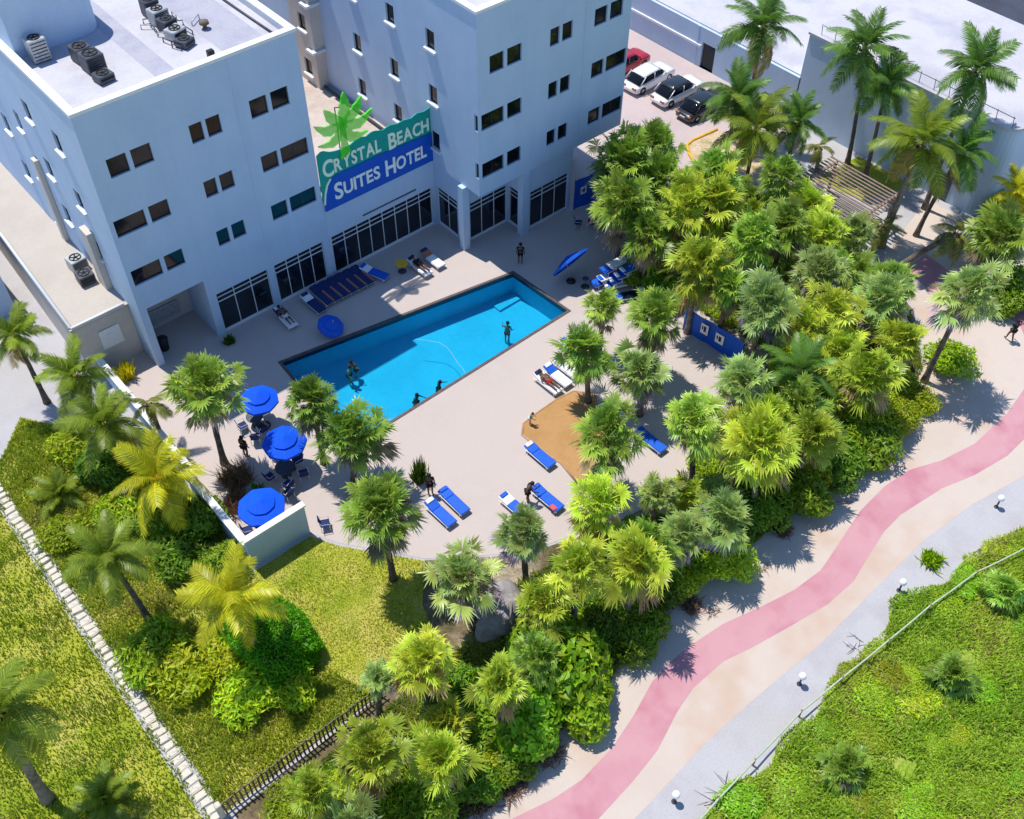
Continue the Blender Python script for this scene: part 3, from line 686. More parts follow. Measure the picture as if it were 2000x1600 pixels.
# ------------------------------------------------------------------ annex on the left
an = thing('annex_building', 'low cream annex with flat roof against the side of the hotel tower', 'building', (-2, .5, 0))
ap = [(-3.6, .45), (-.12, .45), (-.12, 34), (-2.2, 34)]
mb = MB(); mb.prism(ap, 0, 3.9); mb.build('wall', M['beige_stucco'], an, True)
mb = MB(); mb.prism(off_poly(ap, .12), 3.9, 4.05); mb.build('roof', M['annex_roof'], an, True)
mb = MB(); mb.tube([(-3.6, .5, 4.1), (-2.3, 34, 4.1)], .12, 6); mb.tube([(-3.6, .45, 4.1), (-.3, .45, 4.1)], .09, 6); mb.build('roof_edge', M['trim'], an, True)
mb = MB(); mb.bbox(-2.3, -1.0, .36, .44, 1.6, 3.0, .02); mb.box(-1.9, -1.5, .33, .36, 2.0, 2.6); mb.build('wall_panel', M['trim'], an, True)
mb = MB(); mb.box(-.5, -.12, 2.2, 3.2, 4.05, 8.2); mb.build('duct', M['beige_stucco'], an, True)
mb = MB(); mb.box(-.4, -.12, 8.0, 8.5, 4.05, 10); mb.build('duct', M['beige_stucco'], an, True)
# long low neighbour beyond the drive on the far left
nb = thing('neighbour_house', 'blurred pale neighbour building past the driveway', 'building', (-12, 16, 0))
mb = MB(); mb.box(-20, -4.6, 9.0, 34, 0, 4.2); mb.build('wall', M['stucco'], nb, True)
mb = MB(); mb.box(-20.2, -4.4, 8.8, 34.2, 4.2, 4.45); mb.build('roof', M['roof_grey'], nb, True)
NBm = lambda u, v, d: (u, 9.0+d-.14, v)
for u in (-17, -13, -9, -6.3): add_window(nb, NBm, (u-.6, u+.6, 1.2, 2.6), 'glass_d', 'frame_w')
# ------------------------------------------------------------------ neighbour on the right: low and high block
nr = thing('roadside_building', 'long lavender walled building with a white roof behind the coconut palms', 'building', (50.7, -10, 0))
NR = lambda u, v, d: (50.7+d, u, v)
mb = MB(); facade(mb, NR, -9, 40, 0, 3.4, [(-.6, .8, 0, 2.2, .3)]); mb.add([(50.7, 40, 3.4), (50.7, -9, 3.4), (66, -9, 3.4), (66, 40, 3.4)], [(0, 1, 2, 3)])
mb.build('low_wall', M['stucco'], nr, True)
mb = MB(); mb.box(50.95, 65.8, -8.9, 40, 3.41, 3.5); mb.build('low_roof', M['roof'], nr, True)
mb = MB(); cor = [(50.7, -8.9)] + [(51.9-1.2*math.cos(a), -24.6-1.2*math.sin(a)) for a in [R(15*i) for i in range(0, 7)]] + [(63.5, -25.8), (63.5, -8.9)]
mb.prism(cor, 0, 7.0); mb.build('high_wall', M['stucco'], nr, True)
mb = MB(); mb.prism(off_poly(cor, .1), 7.0, 7.18); mb.build('high_roof', M['roof'], nr, True)
mb = MB(); fbox(mb, NR, .9, 30, 1.72, 1.9, -.14, -.002); mb.build('ledge', M['trim'], nr, True)
mb = MB(); fbox(mb, NR, -.55, .75, .05, 2.15, .15, .2); mb.build('door', M['glass_t'], nr, True)
mb = MB(); fbox(mb, NR, -23, -21.6, .0, 2.1, -.05, -.002); mb.build('door', M['metal_d'], nr, True)
mb = MB(); fbox(mb, NR, 1.3, 1.5, 0, 3.4, -.05, -.002); fbox(mb, NR, -4.2, -4.0, 0, 3.4, -.05, -.002); mb.build('pilaster', M['stucco'], nr, True)
mb = MB(); rs = random.Random(9)
for i in range(14):
    y = -25.3+i*1.2; mb.tube([(50.95, y, 7.18), (50.95+rs.uniform(-.1, .1), y+.1, 8.0)], .025, 5)
mb.tube([(50.95, -25.3, 7.9), (50.95, -9.7, 7.9)], .025, 5); mb.build('roof_railing', M['metal_d'], nr, True)
# ------------------------------------------------------------------ vegetation meshes
def nrm(a): return a/np.maximum(1e-9, np.linalg.norm(a, axis=-1, keepdims=True))
def fan_crown(seed, nl=150, ns=19):
    """uneven head of costapalmate fan leaves with a drooping dead skirt, unit radius"""
    rs = np.random.RandomState(seed); V = []; F = []; C = []; b = 0
    side = rs.uniform(0, 6.283); thin = rs.uniform(.1, .35)
    for i in range(nl):
        t = (i+.5)/nl; el = R(88 - 150*t**1.02 + rs.uniform(-14, 14)); az = i*2.39996 + rs.uniform(-.5, .5)
        if math.cos(az-side) > .5 and rs.rand() < thin: continue
        d = np.array([math.cos(el)*math.cos(az), math.cos(el)*math.sin(az), math.sin(el)])
        s = np.cross(d, [0, 0, 1.]); s = s/max(1e-6, np.linalg.norm(s)); rollv = rs.uniform(-.9, .9)
        n = np.cross(s, d); s, n = s*math.cos(rollv)+n*math.sin(rollv), n*math.cos(rollv)-s*math.sin(rollv)
        old = max(0, (t-.58)/.42); big = rs.uniform(.72, 1.18)
        pl = rs.uniform(.22, .70)*big; bl = rs.uniform(.27, .46)*big*(1-.05*old)
        hub = d*pl + np.array([0, 0, -.16*old]); bright = rs.uniform(.55, 1.4); yel = rs.uniform(-.15, .35)
        g = np.array([1+.55*yel, 1+.10*yel, 1.0+.3*rs.rand()])*bright
        dead = old > .2 and rs.rand() < .18+.6*old
        if dead: g = np.array([1.55, .80, 4.2])*rs.uniform(.45, 1.05); hub = hub*np.array([.75, .75, 1])+np.array([0, 0, -.12])
        w0 = .012
        V += [s*w0, -s*w0, hub-s*w0, hub+s*w0]; C += [g*np.array([1.2, .95, 1.2])]*4; F += [(b, b+1, b+2), (b, b+2, b+3)]; b += 4
        spread = rs.uniform(78, 112)*(.55 if dead else 1); cut = rs.uniform(.5, .66)
        for k in range(ns):
            if rs.rand() < .06: continue
            a = R(-spread+2*spread*k/(ns-1)); ln = bl*(1-.30*abs(a)/1.9)*rs.uniform(.78, 1.14)
            sd = d*math.cos(a)+s*math.sin(a)+n*.24*abs(math.sin(a)); sd = sd/np.linalg.norm(sd)
            pr = np.cross(sd, n); pr = pr/np.linalg.norm(pr); w = .027*(ln/.5)
            mid = hub+sd*ln*cut+np.array([0, 0, -.03]); tip = hub+sd*ln+np.array([rs.uniform(-.05, .05), rs.uniform(-.05, .05), -.18*ln-.34*ln*old-rs.uniform(0, .10)])
            V += [hub, mid+pr*w, mid-pr*w, tip]
            C += [g*.6, g, g, g*np.array([1.5, 1.4, 2.8])]; F += [(b, b+1, b+2), (b+1, b+3, b+2)]; b += 4  # segment bases darkened to imitate shaded gaps in the crown; tips paler
    V = np.array(V); C = np.c_[np.array(C), np.ones(len(C))]
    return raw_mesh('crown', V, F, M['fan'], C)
def frond_mesh(seed, droop, nl=44, dry=False):
    """feather palm frond along +X, unit length, arching down"""
    rs = np.random.RandomState(seed); V = []; F = []; C = []; b = 0
    def pos(t): return np.array([t*(1-.18*droop*t), 0, .34*t-(.30+.62*droop)*t*t])
    g0 = np.array([1., 1., 1.])
    K = 8
    for i in range(K+1):
        t = i/K; p = pos(t); w = .018*(1-.85*t)+.002
        V += [p+[0, w, 0], p+[0, -w, 0]]; C += [g0*np.array([2.1, 1.5, 2.4])]*2
        if i: F += [(b-2, b-1, b+1), (b-2, b+1, b)]
        b += 2
    for i in range(nl):
        for sgn in (1, -1):
            t = .14+.86*(i+rs.uniform(0, .8))/nl; p = pos(t); q = pos(min(1, t+.02)); tg = (q-p)/max(1e-6, np.linalg.norm(q-p)) if t < .98 else np.array([.8, 0, -.6])
            ln = (.26*math.sin(math.pi*min(1, .12+.80*t))**.7+.03)*rs.uniform(.8, 1.12)
            fw = .45+.5*t; d = np.array([tg[0]*fw, sgn*1.0, tg[2]*fw+.12-.25*rs.rand()-.22*droop]); d /= np.linalg.norm(d)
            w = .011; wd = np.array([tg[0], 0, tg[2]])*w*1.3
            mid = p+d*ln*.5; tip = p+d*ln+np.array([0, 0, -.24*ln-.12*ln*droop*rs.rand()])
            g = g0*rs.uniform(.7, 1.3)
            V += [p-wd*.7, p+wd*.7, mid-wd, mid+wd, tip]; C += [g*.85, g*.85, g, g, g*np.array([1.15, 1.08, 1.1])]
            F += [(b, b+1, b+3), (b, b+3, b+2), (b+2, b+3, b+4)]; b += 5
    return raw_mesh('frond', np.array(V), F, M['coco'], np.c_[np.array(C), np.ones(len(C))])
def bush_mesh(seed, n=4200, ls=.085, flat=.72, lumps=9, roundleaf=False):
    """lumpy mass of separate folded leaves, unit radius, standing on z = 0"""
    rs = np.random.RandomState(seed)
    cs = np.c_[nrm(rs.normal(size=(lumps, 3)))*rs.uniform(.25, .62, (lumps, 1))]; cs[:, 2] = np.abs(cs[:, 2])*.9; cr = rs.uniform(.34, .56, lumps)
    li = rs.randint(0, lumps, n); d = nrm(rs.normal(size=(n, 3))); rad = cr[li]*(1-.42*rs.rand(n)**2.2)
    P = cs[li]+d*rad[:, None]; P[:, 2] = P[:, 2]*flat+.35
    keep = P[:, 2] > .01; P = P[keep]; d = d[keep]; li = li[keep]; n = len(P)
    nrml = nrm(d*.8+rs.normal(size=(n, 3))*.55+np.array([0, 0, .45])); a = nrm(np.cross(nrml, rs.normal(size=(n, 3)))); c = np.cross(nrml, a)
    L = ls*rs.uniform(.65, 1.35, (n, 1)); W = L*(.48 if roundleaf else .30)
    v0 = P-a*L; v1 = P+c*W+nrml*W*.35; v2 = P+a*L; v3 = P-c*W+nrml*W*.35
    V = np.stack([v0, v1, v2, v3], 1).reshape(-1, 3); idx = np.arange(n)*4
    F = np.concatenate([np.c_[idx, idx+1, idx+2], np.c_[idx, idx+2, idx+3]])
    g = (rs.uniform(.65, 1.35, (n, 1))*np.ones((1, 3)))*(1+np.c_[rs.uniform(-.05, .5, n), rs.uniform(-.05, .12, n), np.zeros(n)])*rs.uniform(.8, 1.2, lumps)[li][:, None]
    C = np.repeat(np.c_[g, np.ones(n)], 4, 0)
    return raw_mesh('foliage', V, F, M['leaf'], C)
def trunk_mb(h, lx, ly, r0, r1, n=9, rings=10, curve=.3, rs=random):
    mb = MB(); pts = []; rad = []
    for i in range(rings+1):
        t = i/rings; k = t**1.35
        pts.append((lx*k, ly*k, -.06+(h+.06)*t)); rad.append((r0*(1.45-1.0*min(1, t*7)*.45) if t < .15 else r0+(r1-r0)*t)*(1.0 if i % 2 else 1.08))
    mb.tube(pts, rad, n); return mb
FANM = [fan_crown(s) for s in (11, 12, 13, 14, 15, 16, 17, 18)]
FRM = [frond_mesh(21, .15), frond_mesh(22, .45), frond_mesh(23, .75), frond_mesh(24, 1.05), frond_mesh(25, .3)]
BUM = {0: [bush_mesh(31, 5200, .095, .85, 11, True), bush_mesh(32, 5200, .095, .8, 10, True)], 1: [bush_mesh(s, 4200, .085) for s in (33, 34, 35)], 2: [bush_mesh(s, 5200, .06, .7, 12) for s in (36, 37)], 3: [bush_mesh(s, 2600, .085, .55, 12) for s in (38, 39, 40)]}
stem = MB()
for a in range(5):
    stem.tube([(.03*math.cos(a*1.3), .03*math.sin(a*1.3), -.02), (.18*math.cos(a*1.3), .18*math.sin(a*1.3), .25), (.42*math.cos(a*1.3), .42*math.sin(a*1.3), .52)], [.03, .022, .012], 5)
STEMM = stem.mesh('stem', M['bark'])
# fan palms ---------------------------------------------------------------
FAN_TINT = {0: (.80, 1.02, .9, 1), 1: (.95, 1.1, 2.0, 1), 2: (1.22, 1.28, .75, 1)}
ZONES = ((lambda x, y: x > 28 and y > -18, 'beside the parking lot and hotel wing', 'beside the parking lot'), (lambda x, y: x > 22 and y > -26, 'around the blue fabric screen', 'around the blue screen'),
         (lambda x, y: x > 28, 'at the promenade bend by the thick leaning palm', 'at the promenade bend'), (lambda x, y: x > 14, 'along the pink path past the orange sand bed', 'past the sand bed'),
         (lambda x, y: x > 4, 'between the grey boulder and the pink path', 'by the boulder'), (lambda x, y: True, 'between the picket fence and the pink path', 'by the picket fence'))
def zone(x, y):
    for f, a, b in ZONES:
        if f(x, y): return a, b
own_fan = {0: 'tall fan palm with a slim trunk beside the first blue umbrella', 3: 'round fan palm standing at the corner of the lawn and the deck', 4: 'fan palm shading the grey boulder', 5: 'slender fan palm rising behind the grey boulder', 8: 'fan palm growing in the orange sand bed', 13: 'fan palm with a tall bare trunk beside the blue lounger in tree shade', 28: 'fan palm with a thick leaning trunk on the edge of the promenade', 31: 'yellow green fan palm leaning over the promenade on a pale trunk', 33: 'fan palm by the fallen palm trunk', 41: 'small fan palm on a thin trunk at the end of the picket fence', 9: 'fan palm behind the orange sand bed'}
grp_fan = {0: 'round dark green fan palm', 1: 'grey green fan palm', 2: 'yellow green fan palm'}
rs = random.Random(5)
def fan_palm(x, y, h, lx, ly, r, t, label, group, low=False):
    o = thing('fan_palm', label, 'palm tree', (x, y, 0), 0, group)
    if not low:
        trunk_mb(h, lx, ly, .17, .13, 9).build('trunk', M['trunk_p'] if t == 2 else M['trunk'], o)
    else:
        mb = MB(); mb.tube([(0, 0, -.05), (lx, ly, h)], [.13, .1], 7); mb.build('trunk', M['trunk'], o)
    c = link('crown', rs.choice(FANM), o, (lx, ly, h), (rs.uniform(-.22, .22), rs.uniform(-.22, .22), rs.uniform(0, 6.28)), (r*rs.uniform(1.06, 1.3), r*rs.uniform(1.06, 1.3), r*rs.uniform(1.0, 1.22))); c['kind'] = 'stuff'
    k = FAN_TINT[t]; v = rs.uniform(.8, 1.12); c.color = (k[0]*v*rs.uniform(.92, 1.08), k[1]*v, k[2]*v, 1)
    return o
for i, (x, y, h, lx, ly, r, t) in enumerate(FAN):
    if i in (1, 2): lab, gp = 'fan palm of the pair between the blue umbrellas and the pool', 'pair of fan palms by the pool corner'
    elif i in own_fan: lab, gp = own_fan[i], None
    else: za, zb = zone(x, y); lab, gp = grp_fan[t]+' '+za, grp_fan[t]+'s '+zb
    fan_palm(x, y, h, lx, ly, r, t, lab, gp)
for (x, y, lab) in ((18.6, -44.8, 'small fan palm on the dune beyond the rope beside the bare sand spot'), (11.0, -44.3, 'small fan palm on the dune with grey dead leaves at the rope'), (24.5, -43.9, 'small dark fan palm on the dune where the rope starts')):
    fan_palm(x, y, .75, .05, .05, 1.15, 0, lab, None, True)
# coconut palms ------------------------------------------------------------
CO_TINT = {0: (.56, .76, .85, 1), 1: (1.1, 1.0, .75, 1), 2: (2.3, 1.55, .55, 1), 3: (.95, .72, 1.1, 1)}
own_co = {0: 'tall coconut palm in front of the low white roof', 4: 'tall coconut palm on a bare straight trunk by the wall corner', 5: 'coconut palm standing at the pergola grass', 6: 'coconut palm against the high white roof', 7: 'big coconut palm with a thick pale leaning trunk beside the pergola', 8: 'coconut palm leaning toward the rounded end of the lavender building', 9: 'small withered palm next to the pergola corner', 10: 'nearly fallen palm with a dark trunk lying over the sand', 11: 'dead drooping palm under the big leaning coconut palm', 12: 'bright feathery palm past the rounded end of the lavender building', 13: 'coconut palm beside the neighbour driveway', 14: 'green coconut palm at the annex end of the white garden wall', 15: 'olive coconut palm on the lawn against the garden wall', 16: 'yellow coconut palm by the corner of the white privacy wall', 17: 'low trunkless palm tuft on the lawn near the stone row', 18: 'coconut palm with a thin slanted trunk standing by the stone row', 19: 'yellow coconut palm over the clipped hedge', 20: 'ragged half dead palm beside the tall fan palm on the deck edge', 21: 'large coconut palm outside the stone row with a grey curved trunk', 22: 'low dark palm tuft outside the stone row', 23: 'lone feather palm rising out of the fan palm thicket', 1: 'coconut palm overhanging the dark parked car', 2: 'bushy coconut palm at the yellow kerb island', 3: 'coconut palm on a thin bowed trunk between the kerb island and the pergola'}
for i, (x, y, h, lx, ly, r, t) in enumerate(COCO):
    o = thing('coconut_palm', own_co[i], 'palm tree', (x, y, 0))
    low = h < 1.5
    if not low:
        r0 = .24 if i in (7, 10, 21) else .16
        mb = trunk_mb(h, lx, ly, r0, r0*.62, 9, 14); mb.build('trunk', M['trunk_p'] if i in (7, 21, 19) else M['trunk'], o)
        mb = MB()
        for k in range(7): a = k*.9; mb.lathe([(0, -.13), (.1, -.06), (.12, .02), (.07, .1), (0, .13)], (lx+.2*math.cos(a), ly+.2*math.sin(a), h-.22), 6)
        mb.build('coconuts', M['bark'], o)
    nf = {0: 19, 1: 20, 2: 19, 3: 10}[t] - (3 if low else 0)
    base = CO_TINT[t]
    for k in range(nf):
        u = (k+.5)/nf; az = k*2.39996+rs.uniform(-.25, .25); el = R(74-112*u+rs.uniform(-8, 8)) if t != 3 else R(50-115*u+rs.uniform(-15, 15))
        if low: el = R(80-65*u+rs.uniform(-8, 8))
        m = FRM[min(4, max(0, int(u*3.4)+rs.choice((0, 0, 1))))] if t != 3 else FRM[rs.choice((2, 3, 3))]
        if i in (0, 4, 5, 6, 7, 8) and True: az = az*.999
        f = link('frond', m, o, (lx, ly, h-.05 if not low else .12), (rs.uniform(-.5, .5), -el, az), (r*rs.uniform(.86, 1.12),)*3)
        v = rs.uniform(.8, 1.2); yl = 1+.5*max(0, u-.7)*rs.random()*3; tint = [base[0]*v*yl, base[1]*v*(1+.25*(yl-1)), base[2]*v]
        if t in (0, 1) and u > .80 and rs.random() < .55: tint = [2.0*v, 1.0*v, 2.0*v]; f.rotation_euler[1] = R(rs.uniform(38, 66))
        f.color = (*tint, 1)
# leafy bushes ---------------------------------------------------------------
BU_TINT = {0: (1.1, 1.1, .8, 1), 1: (.75, .82, .9, 1), 2: (1.6, 1.3, .9, 1), 3: (1.6, 1.3, .9, 1)}
BU_LAB = {0: ('large leaved glossy sea grape bush on the promenade edge', 'sea grape bushes'), 1: ('dense dark green shrub', 'dark shrubs'), 2: ('bright yellow green shrub', 'bright shrubs'), 3: ('low sprawling olive shrub growing on the grass', 'low olive shrubs')}
def shrub(x, y, r, k, zs=1.0, lab=None, gp=None):
    lab0, gp0 = BU_LAB[k]
    if k in (1, 2): za, zb = zone(x, y); lab0, gp0 = lab0+' '+za, gp0+' '+zb
    if k in (1, 2) and x < -2.5 and y > -27: lab0, gp0 = ('dark shrub' if k == 1 else 'bright shrub')+' beside the white privacy wall', 'shrubs beside the privacy wall'
    o = thing('shrub', lab or lab0, 'shrub', (x, y, 0), 0, gp or (gp0 if not lab else None))
    f = link('foliage', rs.choice(BUM[k]), o, (0, 0, -.02), (0, 0, rs.uniform(0, 6.28)), (r*1.15, r*1.15, r*1.1*zs)); f['kind'] = 'stuff'
    global LASTF; LASTF = f
    t = BU_TINT[k]; v = rs.uniform(.8, 1.2); f.color = (t[0]*v*rs.uniform(.85, 1.15), t[1]*v, t[2]*v, 1)
    link('stem', STEMM, o, None, (0, 0, rs.uniform(0, 6)), (r, r, r*zs))
    return o
for i, (x, y, h, r, k) in enumerate(BUSH): shrub(x, y, r*(1.15 if k == 0 else 1), k, 1.3 if k == 0 else 1.0)
def inside(p, poly):
    x, y = p; c = False; n = len(poly)
    for i in range(n):
        a, b = poly[i], poly[i-1]
        if (a[1] > y) != (b[1] > y) and x < (b[0]-a[0])*(y-a[1])/(b[1]-a[1])+a[0]: c = not c
    return c
THICK = [(-9.5, -29.5), (3.4, -30.2), (9, -28.6), (14, -28.8), (20, -29.2), (26, -28), (29.5, -25), (29.5, -13), (32, -8.5), (36, -13), (39.5, -17.5), (38.5, -21.5), (38.5, -26), (35, -31), (31, -32.6), (24, -32.8), (17, -32.8), (11, -32.8), (5, -33.7), (-3, -34.3), (-9, -33.5)]
placed = [(b[0], b[1]) for b in BUSH]; tries = 0; cnt = 0
while cnt < 130 and tries < 9000:
    tries += 1; x, y = rs.uniform(-10, 39), rs.uniform(-35, -8)
    if not inside((x, y), THICK) or (x-25.0)**2+(y+22)**2 < 7 or (x-18.7)**2+(y+29.9)**2 < 1.5 or any((x-a)**2+(y-b)**2 < .95 for a, b in placed): continue
    placed.append((x, y)); cnt += 1
    k = rs.choice((1, 1, 2, 2)); shrub(x, y, rs.uniform(.9, 1.65), k, rs.uniform(.8, 1.5))
pp_ = [(a[0], a[1]) for a in FAN] + [(a[0], a[1]) for a in COCO]; cnt = tries = 0
while cnt < 34 and tries < 9000:
    tries += 1; x, y = rs.uniform(-9, 39), rs.uniform(-34, -8)
    if not inside((x, y), THICK) or (x-24.6)**2+(y+22)**2 < 14 or (x < 1.2 and y > -31.6) or (x-4.9)**2+(y+28.2)**2 < 10 or (x-6.4)**2+(y+32)**2 < 12 or any((x-a)**2+(y-b)**2 < 3.0 for a, b in pp_): continue
    pp_.append((x, y)); cnt += 1; t = rs.choice((0, 0, 1, 2, 2)); za, zb = zone(x, y)
    fan_palm(x, y, rs.uniform(2.2, 4.6), rs.uniform(-.4, .4), rs.uniform(-.4, .4), rs.uniform(1.25, 1.8), t, grp_fan[t]+' '+za, grp_fan[t]+'s '+zb)
# clipped hedge block -----------------------------------------------------------
hd = thing('hedge', 'tall clipped hedge with a dark shaded side at the edge of the lawn', 'hedge', (-5.0, -22.0, 0))
rn = np.random.RandomState(77); n = 24000; ax, ay, az_ = 1.7, 2.6, 1.9
q = rn.uniform(-1, 1, (n, 3)); face = rn.randint(0, 5, n)
for i, (axi, s) in enumerate(((0, 1), (0, -1), (1, 1), (1, -1), (2, 1))): q[face == i, axi] = s
P = q*np.array([ax, ay, az_/2])*(1-.10*rn.rand(n, 1)); P = P*(1+.07*np.sin(3*q[:, [1]]+2*q[:, [0]])+.05*np.sin(7*q[:, [0]]+5*q[:, [1]]+4*q[:, [2]])); P[:, :2] *= (1-.16*np.maximum(0, q[:, [2]])**2); P[:, :2] *= (1-.10*(np.abs(q[:, [0]])*np.abs(q[:, [1]]))**2); P += rn.normal(size=P.shape)*.05; P[:, 2] += az_/2
rad = np.sqrt((q[:, 0]**2+q[:, 1]**2)/2); P[:, 2] -= .35*np.maximum(0, rad-.75)*(q[:, 2] > .6); P[:, 2] = np.maximum(.02, P[:, 2])
nn = nrm(rn.normal(size=(n, 3))+np.array([0, 0, .4])); a = nrm(np.cross(nn, rn.normal(size=(n, 3)))); c = np.cross(nn, a); Lf = .10*rn.uniform(.6, 1.3, (n, 1))
V = np.stack([P-a*Lf, P+c*Lf*.3, P+a*Lf, P-c*Lf*.3], 1).reshape(-1, 3); idx = np.arange(n)*4
g = np.repeat(np.c_[rn.uniform(.6, 1.3, (n, 1))*np.array([[1, 1, 1]]), np.ones(n)], 4, 0)
hf = link('foliage', raw_mesh('foliage', V, np.concatenate([np.c_[idx, idx+1, idx+2], np.c_[idx, idx+2, idx+3]]), M['leaf'], g), hd, None, (0, 0, R(6))); hf['kind'] = 'stuff'; hf.color = (.62, 1.0, .5, 1)
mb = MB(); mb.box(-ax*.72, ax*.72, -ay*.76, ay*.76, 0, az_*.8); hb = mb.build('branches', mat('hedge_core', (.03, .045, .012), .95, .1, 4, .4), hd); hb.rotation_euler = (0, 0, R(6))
# dry brush and potted plants on the deck -----------------------------------------
def brush(x, y, r, lab, n=420, m='dry', h=1.1, tint=(1, 1, 1, 1), name='dry_shrub', cat='shrub'):
    rn = np.random.RandomState(int(abs(x*100+y*10))); o = thing(name, lab, cat, (x, y, 0))
    a = rn.uniform(0, 6.283, n); el = rn.uniform(.45, 1.5, n); d = np.c_[np.cos(a)*np.cos(el), np.sin(a)*np.cos(el), np.sin(el)]
    s = np.c_[rn.uniform(-.55, .55, (n, 2))*r, np.zeros(n)]; L_ = rn.uniform(.35, 1, (n, 1))*np.array([[r, r, h]]); w = np.cross(d, rn.normal(size=(n, 3))); w = nrm(w)*.022*(1 if m == 'dry' else 2.4)
    t = s+d*L_+np.c_[rn.normal(size=(n, 2))*.08, np.zeros(n)]; md = s+d*L_*.55
    V = np.stack([s-w*.5, s+w*.5, md-w, md+w, t], 1).reshape(-1, 3); i5 = np.arange(n)*5
    F = np.concatenate([np.c_[i5, i5+1, i5+3], np.c_[i5, i5+3, i5+2], np.c_[i5+2, i5+3, i5+4]])
    C = np.repeat(np.c_[rn.uniform(.6, 1.4, (n, 1))*np.ones((1, 3)), np.ones(n)], 5, 0)
    f = link('foliage', raw_mesh('foliage', V, F, M[m], C), o); f['kind'] = 'stuff'; f.color = tint
    return o
brush(-1.0, -12.0, 1.3, 'dry brown brush at the foot of the tall fan palm', 700)
brush(-1.9, -13.6, 1.1, 'dry brown brush against the white privacy wall', 500, tint=(.9, .8, .9, 1))
brush(3.6, -18.0, 1.2, 'dry reddish brush under the pair of fan palms', 600, tint=(.75, .55, .6, 1))
brush(4.6, -19.3, .9, 'dark dry brush at the deck corner behind the round fan palm', 400, tint=(.6, .45, .5, 1))
brush(6.75, -18.6, .55, 'tall narrow dark plant on the deck near the blue loungers', 260, 'leaf', 2.1, (.5, .5, .7, 1), 'potted_plant', 'plant')
brush(4.3, -2.3, .45, 'small dark plant at the foot of the corner glass front', 160, 'leaf', .7, (.5, .5, .8, 1), 'potted_plant', 'plant')
brush(23.9, -40.2, .75, 'green weed growing alone on the pale sand beside the lamp', 300, 'leaf', .6, (1.6, 1.3, .6, 1), 'beach_plant', 'plant')
brush(-2.0, .0-.9, .7, 'yellow bush against the annex wall', 300, 'leaf', 1.5, (3.0, 1.4, .5, 1), 'shrub', 'shrub')
for i, (x, y, r_) in enumerate(((-.6, -34.9, 1.1), (1.6, -34.9, 1.0), (-2.2, -34.6, 1.0), (12.3, -33.9, .8), (19.5, -33.8, .8), (26.5, -33.7, .8), (32.6, -33.0, .9))):
    o = brush(x, y, r_, 'dry twiggy undergrowth spilling from the thicket onto the promenade', 330, 'dry', .55, (1.0, .95, 1.3, 1)); o['group'] = 'dry undergrowth on the promenade edge'
# grass, dune scrub and ground cover (nobody could count it) ---------------------------
def scatter(name, label, cat, poly, n, hmin, hmax, wid, seed, tintf, lean=.6, cell=2.2, z=.02, avoid=()):
    rn = np.random.RandomState(seed); poly = np.array(poly); lo, hi = poly.min(0), poly.max(0); pts = []
    px, py = poly[:, 0], poly[:, 1]; got = 0
    while got < n:
        q = rn.uniform(lo, hi, (n, 2)); ins = np.zeros(n, bool); j = len(poly)-1
        for i in range(len(poly)):
            cnd = ((py[i] > q[:, 1]) != (py[j] > q[:, 1])) & (q[:, 0] < (px[j]-px[i])*(q[:, 1]-py[i])/(py[j]-py[i]+1e-12)+px[i]); ins ^= cnd; j = i
        for (ax_, ay_, ar_) in avoid: ins &= (q[:, 0]-ax_)**2+(q[:, 1]-ay_)**2 > ar_**2*rn.uniform(.5, 1.3, n)
        q = q[ins]; pts.append(q); got += len(q)
    q = np.concatenate(pts)[:n]; x, y = q[:, 0], q[:, 1]
    cl = .5+.25*(np.sin(x*cell+1.7*np.sin(y*cell*.6))+np.sin(y*cell*1.3+1.3*np.sin(x*cell*.8))); cl2 = .5+.25*(np.sin(x*.55+np.sin(y*.8)*1.5)+np.sin(y*.7+1.4*np.sin(x*.4)))
    h = (hmin+(hmax-hmin)*cl*rn.uniform(.5, 1, n)); a = rn.uniform(0, 6.283, n); ln = h*lean*rn.uniform(.3, 1.2, n)
    b = np.c_[x, y, np.full(n, z)]; w = np.c_[np.cos(a+1.57), np.sin(a+1.57), np.zeros(n)]*(wid*rn.uniform(.6, 1.3, (n, 1)))
    md = b+np.c_[np.cos(a)*ln*.35, np.sin(a)*ln*.35, h*.6]; t = b+np.c_[np.cos(a)*ln, np.sin(a)*ln, h]
    V = np.stack([b-w*.6, b+w*.6, md+w, md-w, t], 1).reshape(-1, 3); i5 = np.arange(n)*5
    F = np.concatenate([np.c_[i5, i5+1, i5+2], np.c_[i5, i5+2, i5+3], np.c_[i5+3, i5+2, i5+4]])
    g = tintf(rn, cl, cl2, n); C = np.repeat(np.c_[g, np.ones(n)], 5, 0)
    return tag(link(name, raw_mesh(name, V, F, M['grass'], C)), label, cat, None, 'stuff')
def dryish(rn, c2, n, g, lo=.78, k=.22):
    d = ((c2 > lo) & (rn.rand(n) < k)) | (rn.rand(n) < .025); g[d] = rn.uniform(.55, 1.15, (int(d.sum()), 1))*np.array([[1.15, .82, 5.0]]); return g
def t_lawn(rn, c, c2, n): return dryish(rn, c2, n, rn.uniform(.72, 1.2, (n, 1))*(np.array([[.95, 1.05, 1.2]])+c2[:, None]*np.array([[.30, .05, 1.2]])), .8, .25)
def t_left(rn, c, c2, n): return dryish(rn, c2, n, rn.uniform(.55, 1.2, (n, 1))*(np.array([[.68, .94, .7]])+c2[:, None]*np.array([[.45, .22, .6]])))
def t_dune(rn, c, c2, n): return dryish(rn, c2, n, rn.uniform(.65, 1.4, (n, 1))*(np.array([[.60, .98, .8]])+c2[:, None]*np.array([[.65, .42, 1.2]])))
